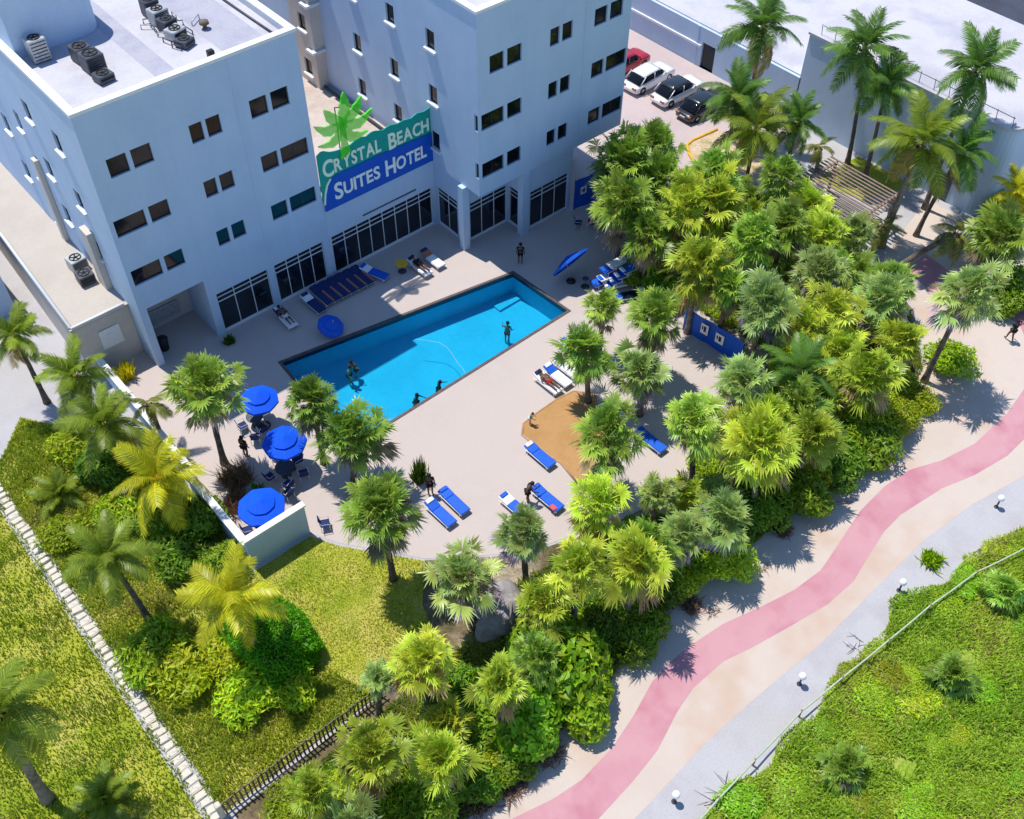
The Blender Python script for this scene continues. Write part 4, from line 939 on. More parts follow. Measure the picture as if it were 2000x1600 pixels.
def t_dry(rn, c, c2, n): return rn.uniform(.4, 1.1, (n, 1))*(np.array([[.36, .55, .6]])+c2[:, None]*np.array([[.7, .5, 1.2]]))
scatter('lawn_grass', 'short bright grass of the lawn between hedge and deck', 'grass', LAWN, 60000, .05, .16, .018, 1, t_lawn, cell=1.1)
scatter('rough_grass', 'longer olive grass around the palms beside the stone row', 'grass', [(-11.12, -27.6), (-2.8, -27.5), (-3.6, -24.8), (-7, -19.5), (-3.5, -17.6), (-3.2, -7), (-8.2, 0), (-11.12, -3)], 46000, .10, .42, .026, 2, t_left, cell=2.0)
scatter('rough_grass', 'wild olive grass outside the stone row', 'grass', [(-22, -30), (-11.56, -30), (-11.56, -5), (-13, 2), (-20, 3), (-24, -8)], 50000, .10, .40, .028, 3, t_left, cell=1.7)
scatter('dune_scrub', 'dense green dune scrub beyond the rope', 'scrub', DUNE + [(38, -46), (36, -56), (3, -56)], 120000, .10, .50, .034, 4, t_dune, cell=2.4, avoid=[(13.5, -45.9, .55), (20.5, -44.6, .45)])
scatter('ground_cover', 'tangled low ground cover and leaf litter under the thicket', 'ground cover', [(-9.5, -28.6), (1.6, -28.2), (6, -27.2), (13.2, -28.2), (19, -29.2), (26.6, -28.6), (31.5, -24.5), (32, -17), (33.5, -10), (37.5, -14.5), (39.6, -17), (39, -21.5), (40.2, -24.6), (38.6, -28.4), (35.6, -31.6), (31, -33.3), (24, -33.3), (17, -33.5), (11.6, -33.4), (5.4, -34.3), (-3.5, -34.9), (-9.8, -34)], 90000, .08, .45, .04, 6, t_dry, lean=1.1, cell=1.9)

rs = random.Random(41); dpl = []
while len(dpl) < 60:
    x, y = rs.uniform(6, 34), rs.uniform(-52, -41.6)
    if not inside((x, y), DUNE + [(38, -46), (36, -56), (3, -56)]) or any((x-a)**2+(y-b)**2 < 1.0 for a, b in dpl) or any((x-a)**2+(y-b)**2 < 1.6 for a, b in ((13.5, -45.9), (20.5, -44.6), (18.6, -44.8), (11.0, -44.3), (24.5, -43.9))): continue
    dpl.append((x, y)); o = shrub(x, y, rs.uniform(.5, 1.15), 3, rs.uniform(.28, .5), 'low green scrub clump on the dune beyond the rope', 'scrub clumps on the dune')
    v = rs.uniform(.75, 1.2)
    LASTF.color = (rs.uniform(.95, 1.7)*v, 1.2*v, 1.0*v, 1)
edge = []
for i in range(len(DUNE)-1):
    a, b = Vector(DUNE[i]), Vector(DUNE[i+1]); edge.append(tuple(a+Vector((0, .05))))
scatter('dune_runners', 'thin runners of dune grass creeping out over the pale sand', 'grass', [(p[0], p[1]+.25+.35*math.sin(i*2.3)) for i, p in enumerate(DUNE)] + [(p[0], p[1]-.3) for p in DUNE[::-1]], 4200, .05, .30, .03, 15, t_dune, lean=1.2, cell=3.1)
# ------------------------------------------------------------------ walls, fences, stones
gw = thing('garden_wall', 'long white garden wall running from the annex past the deck', 'wall', (-2.9, -8, 0))
mb = MB(); mb.box(-3.0, -2.75, -10.6, .40, 0, 1.35); mb.build('wall', M['stucco'], gw, True)
mb = MB(); mb.box(-3.06, -2.69, -10.6, .42, 1.35, 1.45); mb.build('coping', M['trim'], gw, True)
pw = thing('privacy_wall', 'white L shaped privacy wall around the blue umbrella on the lawn', 'wall', (-3.2, -17.4, 0))
mb = MB(); mb.box(-3.35, .15, -17.6, -17.38, 0, 2.35); mb.box(-3.35, -3.1, -17.38, -11.4, 0, 1.75); mb.build('wall', M['stucco'], pw, True)
mb = MB(); mb.box(-3.42, .22, -17.66, -17.30, 2.35, 2.46); mb.box(-3.42, -3.03, -17.29, -11.35, 1.75, 1.86); mb.build('coping', M['trim'], pw, True)
# stone row: every block a piece
sr = thing('stone_row', 'row of pale stone blocks crossing the grass', 'stone wall', (-11.35, -16, 0)); rs = random.Random(3)
bmesh_st = []
for v in range(4):
    mb = MB(); mb.bbox(-.29, .29, -.185, .185, -.1, .14, .05); me = mb.mesh('stone_block', M['stone'])
    for vv in me.vertices: vv.co += Vector((rs.uniform(-.045, .045), rs.uniform(-.03, .03), rs.uniform(-.03, .03)))
    bmesh_st.append(me)
for i in range(58):
    y = -3.6-i*.425; o = link('stone_block', rs.choice(bmesh_st), sr, (.04*math.sin(i*.7)+rs.uniform(-.05, .05), y+16+0.2, rs.uniform(-.06, .03)), (rs.uniform(-.05, .05), rs.uniform(-.05, .05), rs.uniform(-.10, .10)), (rs.uniform(.8, 1.12), rs.uniform(.88, 1.02), 1))
mb = MB(); mb.box(-.5, .38, -24.7+16-4, -3.2+16, -.05, .03); mb.build('footing', M['sand'], sr)
# picket fence
pf = thing('picket_fence', 'dark wooden picket fence running out of the thicket to the stone row', 'fence', (-7, -27.75, 0)); rs = random.Random(8)
mb = MB(); mb.box(-.04, .04, -.025, .025, 0, 1.25); pick = mb.mesh('picket', M['wood_d'])
for i in range(40): link('picket', pick, pf, (-3.9+i*.215, rs.uniform(-.015, .015), -.02), (rs.uniform(-.03, .03), rs.uniform(-.04, .04), rs.uniform(-.1, .1)), (1, 1, rs.uniform(.92, 1.05)))
mb = MB()
for z in (.35, 1.0): mb.box(-4, 4.65, .027, .075, z-.04, z+.04)
mb.build('rail', M['wood_d'], pf)
mb = MB(); mb.bbox(-4.25, -3.98, -.14, .14, 0, 1.3, .03); mb.build('post', M['stone'], pf)
# rope along the dune
rp = thing('dune_rope', 'pale green rope fence sagging along the dune edge', 'rope fence', (17, -41.6, 0))
pts = [(x-17, y+41.6) for x, y in [(34, -44.5)] + ROPE + [(1, -41.8)]]
full = []
for i in range(len(pts)-1):
    for k in range(4): t = k/4; full.append((pts[i][0]+(pts[i+1][0]-pts[i][0])*t, pts[i][1]+(pts[i+1][1]-pts[i][1])*t, .62-.10*math.sin(math.pi*t)))
full.append((*pts[-1], .62)); mb = MB(); mb.tube(full, .045, 6); mb.build('rope', mat('rope', (.42, .50, .36), .8, .2, 9, .15), rp)
for p in pts:
    mb = MB(); mb.tube([(p[0], p[1], -.05), (p[0], p[1], .72)], .05, 7); mb.build('post', M['wood'], rp)
# path lamps
for i, (x, y) in enumerate(((29.6, -40.5), (21.1, -40.2), (13.1, -40.2), (4.4, -40.2))):
    o = thing('path_lamp', ['low white globe path lamp on the sand farthest along the promenade', 'low white globe path lamp beside the green beach plant', 'low white globe path lamp midway along the sand strip', 'low white globe path lamp near the dry twigs on the sand'][i], 'lamp', (x, y, 0), 0, 'lamps along the promenade')
    mb = MB(); mb.tube([(0, 0, -.02), (0, 0, .62)], .05, 8); mb.lathe([(0, 0), (.13, 0), (.13, .04), (0, .05)], n=10); mb.build('post', M['metal_d'], o)
    mb = MB(); mb.lathe([(0, .60), (.10, .61), (.17, .70), (.19, .80), (.16, .92), (.09, .99), (0, 1.01)], n=12); mb.build('globe', M['lampw'], o)
# pergola
M['slat'] = mat('grey_pink_slat', (.24, .18, .15), .85, .2, 6, .25)
pg = thing('pergola', 'wooden slat pergola between the coconut palms and the lavender building', 'pergola', (42.9, -19.3, 0)); pg.scale = (1.22, 1.2, 1.05)
for y in (-2.1, 2.1): mb = MB(); mb.box(-2.1, 2.1, y-.06, y+.06, 2.3, 2.46); mb.build('beam', M['wood'], pg)
for sx in (-1.95, 1.95):
    for sy in (-2.1, 2.1):
        mb = MB(); mb.box(sx-.07, sx+.07, sy-.07, sy+.07, -.02, 2.3); mb.build('post', M['wood'], pg)
mb = MB(); mb.box(-.055, .055, -2.6, 2.6, 0, .05); sl = mb.mesh('slat', M['slat'])
for i in range(15): link('slat', sl, pg, (-2.05+i*.293, 0, 2.46))
# grey boulder
bo = None
mb = MB(); bm = bmesh.new(); bmesh.ops.create_icosphere(bm, subdivisions=4, radius=1.0); rs = random.Random(2)
for v in bm.verts:
    c = v.co.copy(); k = 1+.10*math.sin(3.1*c.x+1.7*c.y)+.08*math.sin(5*c.y-2*c.z+1)+.04*math.sin(11*c.x+7*c.z); v.co = Vector((c.x*1.75*k, c.y*1.25*k, max(-.2, c.z*1.0*k)))
me = bpy.data.meshes.new('boulder'); bm.to_mesh(me); bm.free(); me.materials.append(M['rock']); me.polygons.foreach_set('use_smooth', [True]*len(me.polygons))
tag(link('boulder', me, None, (4.6, -27.8, .1), (0, 0, .4)), 'large smooth grey boulder under the fan palms at the deck edge', 'rock')
# blue printed screens
def screen(x0, y0, x1, y1, h, lab, posters):
    d = Vector((x1-x0, y1-y0, 0)); Ln = d.length; o = thing('fabric_screen', lab, 'screen', (x0, y0, 0), math.atan2(d.y, d.x))
    mb = MB(); vs = []; n = 16
    for i in range(n+1):
        for z in (.05, h): vs.append((Ln*i/n, .04*math.sin(i*1.1), z))
    mb.add(vs, [(2*i, 2*i+2, 2*i+3, 2*i+1) for i in range(n)]); f = mb.build('fabric', M['blue_d'], o); md = f.modifiers.new('t', 'SOLIDIFY'); md.thickness = .02
    for k in range(4):
        mb = MB(); mb.tube([(Ln*k/3, .05, -.02), (Ln*k/3, .05, h+.05)], .03, 6); mb.build('post', M['metal_d'], o)
    for (u, z, w, hh) in posters:
        mb = MB(); mb.box(u-w/2, u+w/2, -.085, -.06, z-hh/2, z+hh/2); p = mb.build('poster', M['swhite'], o)
        mb = MB(); mb.box(u-w*.1, u+w*.22, -.09, -.086, z-hh*.25, z+hh*.3); mb.box(u-w*.35, u-w*.18, -.09, -.086, z-hh*.1, z+hh*.25); mb.build('print', M['navy'], p)
    return o
screen(26.7, -19.8, 27.1, -24.2, 1.9, 'blue fabric screen with white posters behind the thicket palms', [(1.6, 1.15, .55, .8), (2.75, 1.1, .6, .75)])
screen(29.7, -6.5, 33.6, -6.9, 2.5, 'dark blue fabric screen at the corner of the hotel wing', [(.7, 1.5, .5, .6)])
# yellow kerb island
ki = thing('kerb_island', 'planted parking island with a yellow painted kerb', 'kerb', (43, -9, 0))
kp = [(44.9, -6.4), (42.4, -6.15), (41.6, -6.3), (40.9, -7.2), (40.3, -8.4), (40.0, -10.5), (40.4, -12.5)]
mb = MB(); mb.tube([(x, y, .07) for x, y in kp], .12, 6); mb.build('kerb', M['yellow'], ki, True)
sheet('bed', [(x-43, y+9) for x, y in kp + [(44.5, -13.5), (46.5, -9.5)]], .05, mat2('island_sand', (.55, .42, .30), (.30, .26, .08), 7, .8, .2), parent=ki)
# ------------------------------------------------------------------ deck furniture
def umbrella(x, y, r, h, lab, rotz=0.0, tilt=0.0, m='blue', grp='open blue umbrellas', ez=.62):
    o = thing('umbrella', lab, 'umbrella', (x, y, 0), rotz, grp)
    T = Matrix.Translation((0, 0, h-.25)) @ Matrix.Rotation(tilt, 4, 'X') @ Matrix.Translation((0, 0, -(h-.25)))
    mb = MB(); n = 8
    def ring(rr, z, sag=0): return [T @ Vector((rr*math.cos(2*math.pi*(j/2)/n)*(1-sag*(j % 2)), rr*math.sin(2*math.pi*(j/2)/n)*(1-sag*(j % 2)), z)) for j in range(2*n)]
    rings = [ring(.50*r, h+.23*ez/.62, .02), ring(.72*r, h+.13*ez/.62, .02), ring(r, h, .06), ring(r, h-.13, .06)]
    vs = sum(rings, []); k = 2*n
    mb.add(vs, [(i*k+j, i*k+(j+1) % k, (i+1)*k+(j+1) % k, (i+1)*k+j) for i in range(3) for j in range(k)])
    c = mb.build('canopy', M[m], o); md = c.modifiers.new('t', 'SOLIDIFY'); md.thickness = .012
    mb = MB(); vs = ring(.60*r, h+.30*ez/.62, .03) + ring(.05*r, h+.62*ez/.62); mb.add(vs, [(j, (j+1) % k, k+(j+1) % k, k+j) for j in range(k)] + [tuple(range(k, 2*k))]); v = mb.build('vent_cap', M[m], o); md = v.modifiers.new('t', 'SOLIDIFY'); md.thickness = .012
    mb = MB(); mb.tube([(0, 0, .05), tuple(T @ Vector((0, 0, h+.6)))], .025, 8); mb.build('pole', M['metal'], o)
    mb = MB(); mb.lathe([(0, 0), (.32, 0), (.32, .06), (.06, .12), (.05, .3), (0, .3)], n=14); mb.build('base', M['black'], o)
    return o
umbrella(2.35, -9.6, 1.12, 2.25, 'open blue umbrella beside the tall slim fan palm')
umbrella(1.75, -13.2, 1.22, 2.25, 'open blue umbrella over the dining chairs on the deck', .3)
umbrella(-1.5, -16.1, 1.25, 2.25, 'open blue umbrella inside the white privacy wall', .6)
umbrella(9.6, -5.6, .85, .62, 'low slumped blue umbrella standing in the hotel shade', .5, R(24), 'blue_d', None, .4)
umbrella(24.4, -11.9, 1.4, 1.7, 'tilted blue umbrella by the pool corner leaning steeply', .1, R(-58), 'blue_d', None, .4)
def table(x, y, r, lab, m='metal_d', cat='table'):
    o = thing('round_table', lab, cat, (x, y, 0))
    mb = MB(); mb.lathe([(0, .70), (r, .70), (r, .74), (0, .74)], n=20, smooth=False); mb.build('table_top', M[m], o)
    mb = MB(); mb.lathe([(.045, .05), (.04, .70)], n=8); mb.lathe([(0, 0), (.3, 0), (.28, .05), (0, .06)], n=12); mb.build('pedestal', M['metal_d'], o)
    return o
table(2.0, -9.2, .5, 'round table under the umbrella by the slim fan palm'); table(1.3, -13.5, .55, 'round table under the umbrella with the dining chairs'); table(-1.6, -15.9, .5, 'round table under the umbrella inside the privacy wall')
def chair_parts(name, lab, grp, frame, sling):
    o = thing(name, lab, 'chair', (0, 0, 0), 0, grp)
    mb = MB(); mb.bbox(-.25, .25, -.25, .25, .42, .46, .02); mb.build('seat', M[sling], o)
    mb = MB(); mb.cbox((0, .28, .70), (.46, .03, .52), 0, 0, R(-12)); mb.build('backrest', M[sling], o)
    for sx in (-1, 1):
        for sy in (-1, 1):
            mb = MB(); mb.tube([(sx*.25, sy*.24, 0), (sx*.24, sy*.22, .44)], .018, 6); mb.build('leg', M[frame], o)
        mb = MB(); mb.tube([(sx*.27, -.22, .44), (sx*.28, -.22, .64), (sx*.28, .2, .66), (sx*.25, .34, .95)], .016, 6); mb.build('armrest', M[frame], o)
    KIDS[o.name] = children(o)
    return o
ch0 = chair_parts('patio_chair', 'dark sling patio chair at the umbrella tables', 'patio chairs at the umbrella tables', 'stripe', 'navy')
spots = [(1.95, -14.3, 2.8), (2.2, -13.3, 4.6), (.4, -13.3, 1.7), (.9, -14.4, 3.4), (1.4, -12.6, .2), (.55, -14.9, 3.3), (2.75, -9.0, 4.6), (1.2, -9.1, 1.5), (1.95, -10.1, 3.1), (-1.5, -14.9, .1), (-2.4, -15.6, 1.3), (1.3, -10.3, 2.6)]
for i, (x, y, a) in enumerate(spots):
    c = ch0 if i == 0 else copy_tree(ch0); c.location = (x, y, .012); c.rotation_euler = (0, 0, a)
c = copy_tree(ch0); c.location = (.95, -17.9, .012); c.rotation_euler = (0, 0, 1.1); c['label'] = 'lone patio chair past the open end of the privacy wall'; del c['group']
c = copy_tree(ch0); c.location = (28.6, -8.1, .012); c.rotation_euler = (0, 0, .8); c['label'] = 'patio chair in front of the dark blue screen at the hotel wing'; c['group'] = 'chairs at the hotel wing'
c = copy_tree(ch0); c.location = (29.3, -8.7, .012); c.rotation_euler = (0, 0, 2.2); c['label'] = 'patio chair in front of the dark blue screen at the hotel wing'; c['group'] = 'chairs at the hotel wing'
def lounger(x, y, rz, lab, grp=None, m1='blue_d', m2=None, up=22, head=None, z=0.012):
    """long axis along local Y, head at +Y"""
    o = thing('sun_lounger', lab, 'lounger', (x, y, z), rz, grp)
    mb = MB()
    for sx in (-.33, .33): mb.tube([(sx, -1.0, .28), (sx, .95, .28)], .022, 6)
    for yy in (-.98, 0, .93): mb.tube([(-.33, yy, .28), (.33, yy, .28)], .02, 6)
    mb.build('frame', M['stripe'], o)
    for sx in (-.33, .33):
        for yy in (-.85, .7):
            mb = MB(); mb.tube([(sx, yy, 0), (sx, yy, .28)], .022, 6); mb.build('leg', M['stripe'], o)
    mb = MB(); mb.bbox(-.32, .32, -1.0, .34, .305, .385, .03)
    if m2: mb.build('seat_pad', M[m1], o)
    else: mb.build('seat_pad', M[m1], o)
    T = Matrix.Translation((0, .34, .31)) @ Matrix.Rotation(R(up), 4, 'X')
    mb = MB(); mb.bbox(-.32, .32, .01, .72, 0, .08, .03, 0, T); mb.build('backrest', M[m2 or m1], o)
    mb = MB(); T2 = T @ Matrix.Translation((0, .60, .08)); mb.bbox(-.24, .24, -.12, .12, 0, .07, .03, 0, T2); mb.build('headrest', M[head or m1], o)
    return o
PI = math.pi
lounger(10.1, -3.0, .05, 'white and navy lounger at the end of the shaded row by the glass', None, 'navy', 'cush_w', 8)
for i in range(6):
    o = lounger(10.95+i*.62, -2.75-.02*i, .03, 'navy lounger with an orange edge packed in the shaded row by the glass', 'navy and orange loungers in the shaded row', 'navy', None, 6)
    mb = MB(); mb.box(.15, .30, -.98, .32, .388, .396); mb.build('cushion_stripe', M['cush_o'], o)
lounger(14.85, -3.1, .35, 'pale blue lounger at the sunny end of the shaded row', None, 'blue_d', 'cush_w', 12)
lounger(8.0, -3.0, -.02, 'lounger with a person lying by the glass front in shade', None, 'cush_w', 'navy', 15)
lounger(17.45, -4.6, .03, 'white lounger with a sunbather next to the yellow table', None, 'cush_w', 'cush_w', 14, 'navy')
lounger(18.6, -4.5, .03, 'white lounger with dark towels on the sunny patch of deck', None, 'cush_w', 'cush_o', 14, 'navy')
table(16.5, -3.9, .42, 'yellow round side table on the sunny patch of deck', 'yellow')
lounger(16.9, -17.95, .02, 'white lounger with a sunbather closest to the pool beside the sand bed', None, 'cush_w', 'cush_w', 20, 'navy')
lounger(17.75, -17.9, .02, 'white lounger in the middle of the trio beside the sand bed', None, 'cush_w', 'blue_d', 20, 'cush_w')
lounger(18.6, -17.8, .02, 'white lounger deepest under the palms of the trio beside the sand bed', None, 'cush_w', 'cush_w', 20, 'blue_d')
lounger(19.9, -16.9, .02, 'blue lounger half hidden behind the dark leafy palm', None, 'blue_d', 'cush_w')
lounger(12.85, -21.8, .02, 'blue and white lounger lying along the edge of the orange sand bed', None, 'blue_d', 'blue_d', 8, 'cush_w')
lounger(7.15, -21.15, .02, 'long blue lounger on the open deck beside a standing person', None, 'blue_d', None, 5)
lounger(6.1, -21.3, .04, 'blue lounger draped with a towel next to the round fan palm', None, 'blue_d', 'blue_d', 18, 'cush_w')
lounger(11.15, -24.3, .05, 'blue lounger with a pink towel beside a standing person', None, 'blue_d', None, 8)
lounger(9.45, -23.6, .05, 'light blue lounger partly behind a fan palm at the deck edge', None, 'blue_d', 'cush_w', 8)
lounger(18.4, -25.1, .02, 'blue lounger in tree shade beyond the orange sand bed', None, 'blue_d', None, 8)
mb = MB(); mb.bbox(11.15-.38, 11.15-.08, -25.2, -24.8, .405, .44, .02); tw = mb.build('beach_towel', mat('pink_towel', (.55, .10, .14), .9, .1, 8, .2)); tag(tw, 'pink towel lying on the foot of a blue lounger', 'towel')
# pile of stacked loungers in the sun
for i in range(4):
    lounger(26.0+.35*i, -13.5-.22*(i % 2), 1.35+.06*i, 'blue lounger piled in the sunny heap by the pool corner palms', 'piled loungers', 'blue_d' if i != 3 else 'cush_w', 'cush_w' if i == 1 else None, 4, None, .012+.40*i)
for i in range(4): lounger(26.4+.3*i, -14.35-.1*i, 1.15+.1*i, 'blue lounger piled in the sunny heap by the pool corner palms', 'piled loungers', 'blue_d' if i % 2 else 'cush_w', 'blue_d', 5, 'cush_w', .012+.40*i)
lounger(27.9, -15.3, 2.2, 'white lounger lying apart at the foot of the piled loungers', None, 'cush_w', None, 8)
table(24.75, -12.9, .22, 'small green side table at the foot of the tilted umbrella', 'metal_d')
lounger(26.0, -15.5, 1.1, 'turquoise lounger beside the piled loungers', None, 'glass_t', 'blue_d', 6)
# bin beside the corner pier
bn = thing('rubbish_bin', 'black rubbish bin standing in the recessed hotel corner', 'bin', (.95, -.2, .012))
mb = MB(); mb.lathe([(0, 0), (.28, 0), (.33, .8), (0, .8)], n=14); mb.build('body', M['black'], bn); mb = MB(); mb.lathe([(.36, .8), (.36, .86), (.2, 1.0), (0, 1.03)], n=14); mb.build('lid', M['black'], bn)
pp = thing('planter', 'black pot with a dark plant next to the privacy wall umbrella', 'planter', (-.6, -13.9, .012))
mb = MB(); mb.lathe([(0, 0), (.26, 0), (.34, .55), (.28, .55), (.25, .45), (0, .45)], n=14); mb.build('pot', M['black'], pp)
bb = brush(-.6, -13.9, .5, 'x', 120, 'leaf', .9, (.35, .6, 1.1, 1)); bf = children(bb)[0]; bf.parent = pp; bf.location = (0, 0, .45); bpy.data.objects.remove(bb)
# ------------------------------------------------------------------ machinery
def ac_unit(x, y, z, w, d, h, rz, lab, grp=None, dark=False):
    o = thing('air_conditioner', lab, 'air conditioner', (x, y, z), rz, grp)
    mb = MB(); mb.bbox(-w/2, w/2, -d/2, d/2, .08, h, .04); mb.build('casing', M['metal_d' if dark else 'metal'], o)
    mb = MB(); mb.lathe([(min(w, d)*.40, h), (min(w, d)*.40, h+.05), (min(w, d)*.34, h+.05), (min(w, d)*.34, h)], n=16); mb.lathe([(0, h+.02), (.08, h+.05), (0, h+.06)], n=8)
    for k in range(5): a = k*2*PI/5; mb.cbox((math.cos(a)*min(w, d)*.19, math.sin(a)*min(w, d)*.19, h+.02), (min(w, d)*.36, .09, .015), a)
    mb.build('fan_guard', M['black'], o)
    mb = MB()
    for k in range(6): zz = .2+(h-.35)*k/5; mb.box(-w/2+.08, w/2-.08, -d/2-.015, -d/2-.001, zz, zz+.045)
    mb.build('grille', M['black'], o)
    mb = MB(); mb.box(-w/2+.05, w/2-.05, -d/2+.08, -d/2+.16, 0, .081); mb.box(-w/2+.05, w/2-.05, d/2-.16, d/2-.08, 0, .081); mb.build('skid', M['metal_d'], o)
    return o
ac_unit(1.25, 5.1, ZR, .95, .8, 1.25, 0, 'grey air conditioner against the shaded penthouse wall')
ac_unit(2.9, 3.6, ZR, .9, .9, .85, .1, 'dark air conditioner in the short rooftop row', 'short rooftop row of air conditioners', True)
ac_unit(2.95, 2.4, ZR, 1.0, 1.0, .95, .05, 'dark air conditioner in the short rooftop row', 'short rooftop row of air conditioners', True)
ac_unit(2.85, 1.1, ZR, .9, .8, .45, .12, 'low dark unit ending the short rooftop row', None, True)
for i in range(5): ac_unit(7.9-.05*i, 5.6-i*1.02, ZR, .85+.1*(i % 2), .8, .95-.13*i, .1*i, 'dark air conditioner in the long rooftop row', 'long rooftop row of air conditioners', i % 2 == 0)
rs = random.Random(6); pk = thing('roof_pipes', 'tangle of rooftop pipes around the long row of machines', 'pipes', (8.0, 2.5, ZR))
for i in range(12):
    x, y = rs.uniform(-.9, 1.1), rs.uniform(-2.3, 2.6); mb = MB(); a = rs.uniform(0, 3.1); l = rs.uniform(.4, 1.1)
    mb.tube([(x, y, .0), (x, y, .25), (x+math.cos(a)*l, y+math.sin(a)*l, .25), (x+math.cos(a)*l, y+math.sin(a)*l, 0)], .035, 6); mb.build('pipe', M['metal_d' if i % 2 else 'metal'], pk)
vb = thing('roof_vent', 'small black vent box on the roof edge', 'vent', (8.1, -.55, ZR)); mb = MB(); mb.bbox(-.18, .18, -.15, .15, .1, .5, .03); mb.build('box', M['black'], vb); mb = MB(); mb.tube([(0, 0, 0), (0, 0, .12)], .06, 8); mb.build('stem', M['metal_d'], vb)
vb2 = thing('roof_vent', 'rust brown vent hood beside the long row of machines', 'vent', (9.4, 2.4, ZR)); mb = MB(); mb.lathe([(0, .5), (.25, .45), (.28, .3), (.12, .3), (.12, 0)], n=10); mb.build('hood', M['wood_d'], vb2)
ac_unit(-.85, 5.2, 4.05, 1.0, .9, .8, .08, 'grey air conditioner on the annex roof against the duct'); ac_unit(-1.05, 3.7, 4.05, .95, .9, .7, -.05, 'brown grey air conditioner at the front of the annex roof', None, True)
# ------------------------------------------------------------------ cars
def car(x, y, rz, paint, lab, roofm=None, L=4.8, W=1.8, H=1.42):
    o = thing('parked_car', lab, 'car', (x, y, .006), rz, 'cars parked beside the hotel')
    hw = W/2
    def loft(secs, name, mats, parent, cap=True):
        mb = MB(); n = len(secs[0]); vs = sum(secs, [])
        fs = [(i*n+j, i*n+(j+1) % n, (i+1)*n+(j+1) % n, (i+1)*n+j) for i in range(len(secs)-1) for j in range(n)]
        if cap: fs += [tuple(range(n-1, -1, -1)), tuple(range((len(secs)-1)*n, len(secs)*n))]
        mb.add(vs, fs, 0, True); return mb.build(name, mats, parent)
    def sec(xx, w, zb, zt, sh=.12):
        return [(xx, -w, zb+.08), (xx, -w*.96, zb), (xx, w*.96, zb), (xx, w, zb+.08), (xx, w*1.0, zt-sh), (xx, w*.93, zt-.03), (xx, w*.5, zt), (xx, -w*.5, zt), (xx, -w*.93, zt-.03), (xx, -w, zt-sh)]
    ks = [(-L/2, .80, .34, .62), (-L/2+.12, .92, .24, .78), (-L/2+.5, .98, .2, .90), (-L/2+1.2, 1.0, .18, .93), (0, 1.0, .18, .90), (L/2-1.5, 1.0, .18, .88), (L/2-.8, .97, .19, .80), (L/2-.25, .90, .22, .70), (L/2, .74, .32, .58)]
    loft([sec(-a, b*hw, c, d) for a, b, c, d in ks], 'body', paint, o)   # nose at -X... tail towards +X is flipped below
    def cab(xx, w, zt): return [(xx, -w, .84), (xx, w, .84), (xx, w*.97, .9), (xx, w*.86, zt-.04), (xx, w*.55, zt), (xx, -w*.55, zt), (xx, -w*.86, zt-.04), (xx, -w*.97, .9)]
    cabs = [(-L/2+.5, .80*hw, .90), (-L/2+1.15, .88*hw, H-.06), (-L/2+1.7, .90*hw, H), (.35, .90*hw, H-.01), (.75, .88*hw, H-.10), (L/2-1.15, .84*hw, .88)]
    loft([cab(a, b, c) for a, b, c in cabs], 'cabin_glass', M['glass_d'], o)
    mb = MB(); n = 5; vs = []
    for a, z in ((-L/2+1.05, H-.09), (-L/2+1.4, H-.01), (-L/2+1.9, H+.015), (.25, H+.01), (.62, H-.05)):
        for t in (-1, -.6, 0, .6, 1): vs.append((a, t*hw*.80, z-(.05 if abs(t) == 1 else 0)+.008))
    mb.add(vs, [(i*n+j, i*n+j+1, (i+1)*n+j+1, (i+1)*n+j) for i in range(4) for j in range(4)], 0, True); r_ = mb.build('roof', roofm or paint, o); md = r_.modifiers.new('t', 'SOLIDIFY'); md.thickness = .03
    for sy in (-1, 1):
        for a0, a1 in (((-L/2+.55, .90), (-L/2+1.15, H-.04)), ((.0-.25, .88), (-.2, H-.03)), ((.66, H-.06), (L/2-1.18, .88))):
            mb = MB(); mb.tube([(a0[0], sy*hw*(.86 if a0[1] > 1 else .93), a0[1]), (a1[0], sy*hw*(.86 if a1[1] > 1 else .91), a1[1])], .035, 6); mb.build('pillar', paint, o)
        mb = MB(); mb.bbox(L/2-1.35, L/2-1.15, sy*(hw+.03)-.07, sy*(hw+.03)+.07, .86, 1.0, .03); mb.build('mirror', paint, o)
        mb = MB(); mb.bbox(L/2-.30, L/2-.10, sy*hw*.62-.2, sy*hw*.62+.2, .56, .68, .03); mb.build('headlight', M['lampw'], o)
        mb = MB(); mb.bbox(-L/2-.01, -L/2+.14, sy*hw*.62-.2, sy*hw*.62+.2, .60, .74, .03); mb.build('taillight', M['cush_o'], o)
        for xx in (-L/2+.85, L/2-.85):
            Tm = Matrix.Translation((xx, sy*(hw-.10), .32)) @ Matrix.Rotation(PI/2, 4, 'X'); mb = MB()
            mb.lathe([(.19, -.10), (.30, -.11), (.32, -.07), (.32, .07), (.30, .11), (.19, .10)], n=18, M=Tm); w = mb.build('wheel', M['rubber'], o)
            mb = MB(); mb.lathe([(0, -.085), (.19, -.09), (.20, .09), (0, .085)], n=14, M=Tm); mb.build('rim', M['rim'], w)
    mb = MB(); mb.bbox(-L/2-.02, -L/2+.06, -.26, .26, .48, .58, .02); mb.build('number_plate', M['swhite'], o)
    return o
PW = mat('white_car_paint', (.80, .81, .83), .25, .5, coat=.6); PR = mat('red_car_paint', (.42, .012, .03), .25, .5, coat=.6); PD = mat('dark_car_paint', (.018, .022, .026), .2, .5, coat=.6)
car(45.6, 4.6, 0, PR, 'red car parked beside the hotel wing'); car(45.6, 1.75, .03, PW, 'white sedan parked between the red car and the black roofed car')
car(46.0, -1.1, -.02, PW, 'white car with a black roof parked between the white sedan and the dark car', PD); car(46.0, -3.8, .02, PD, 'dark grey car parked under the coconut palm')
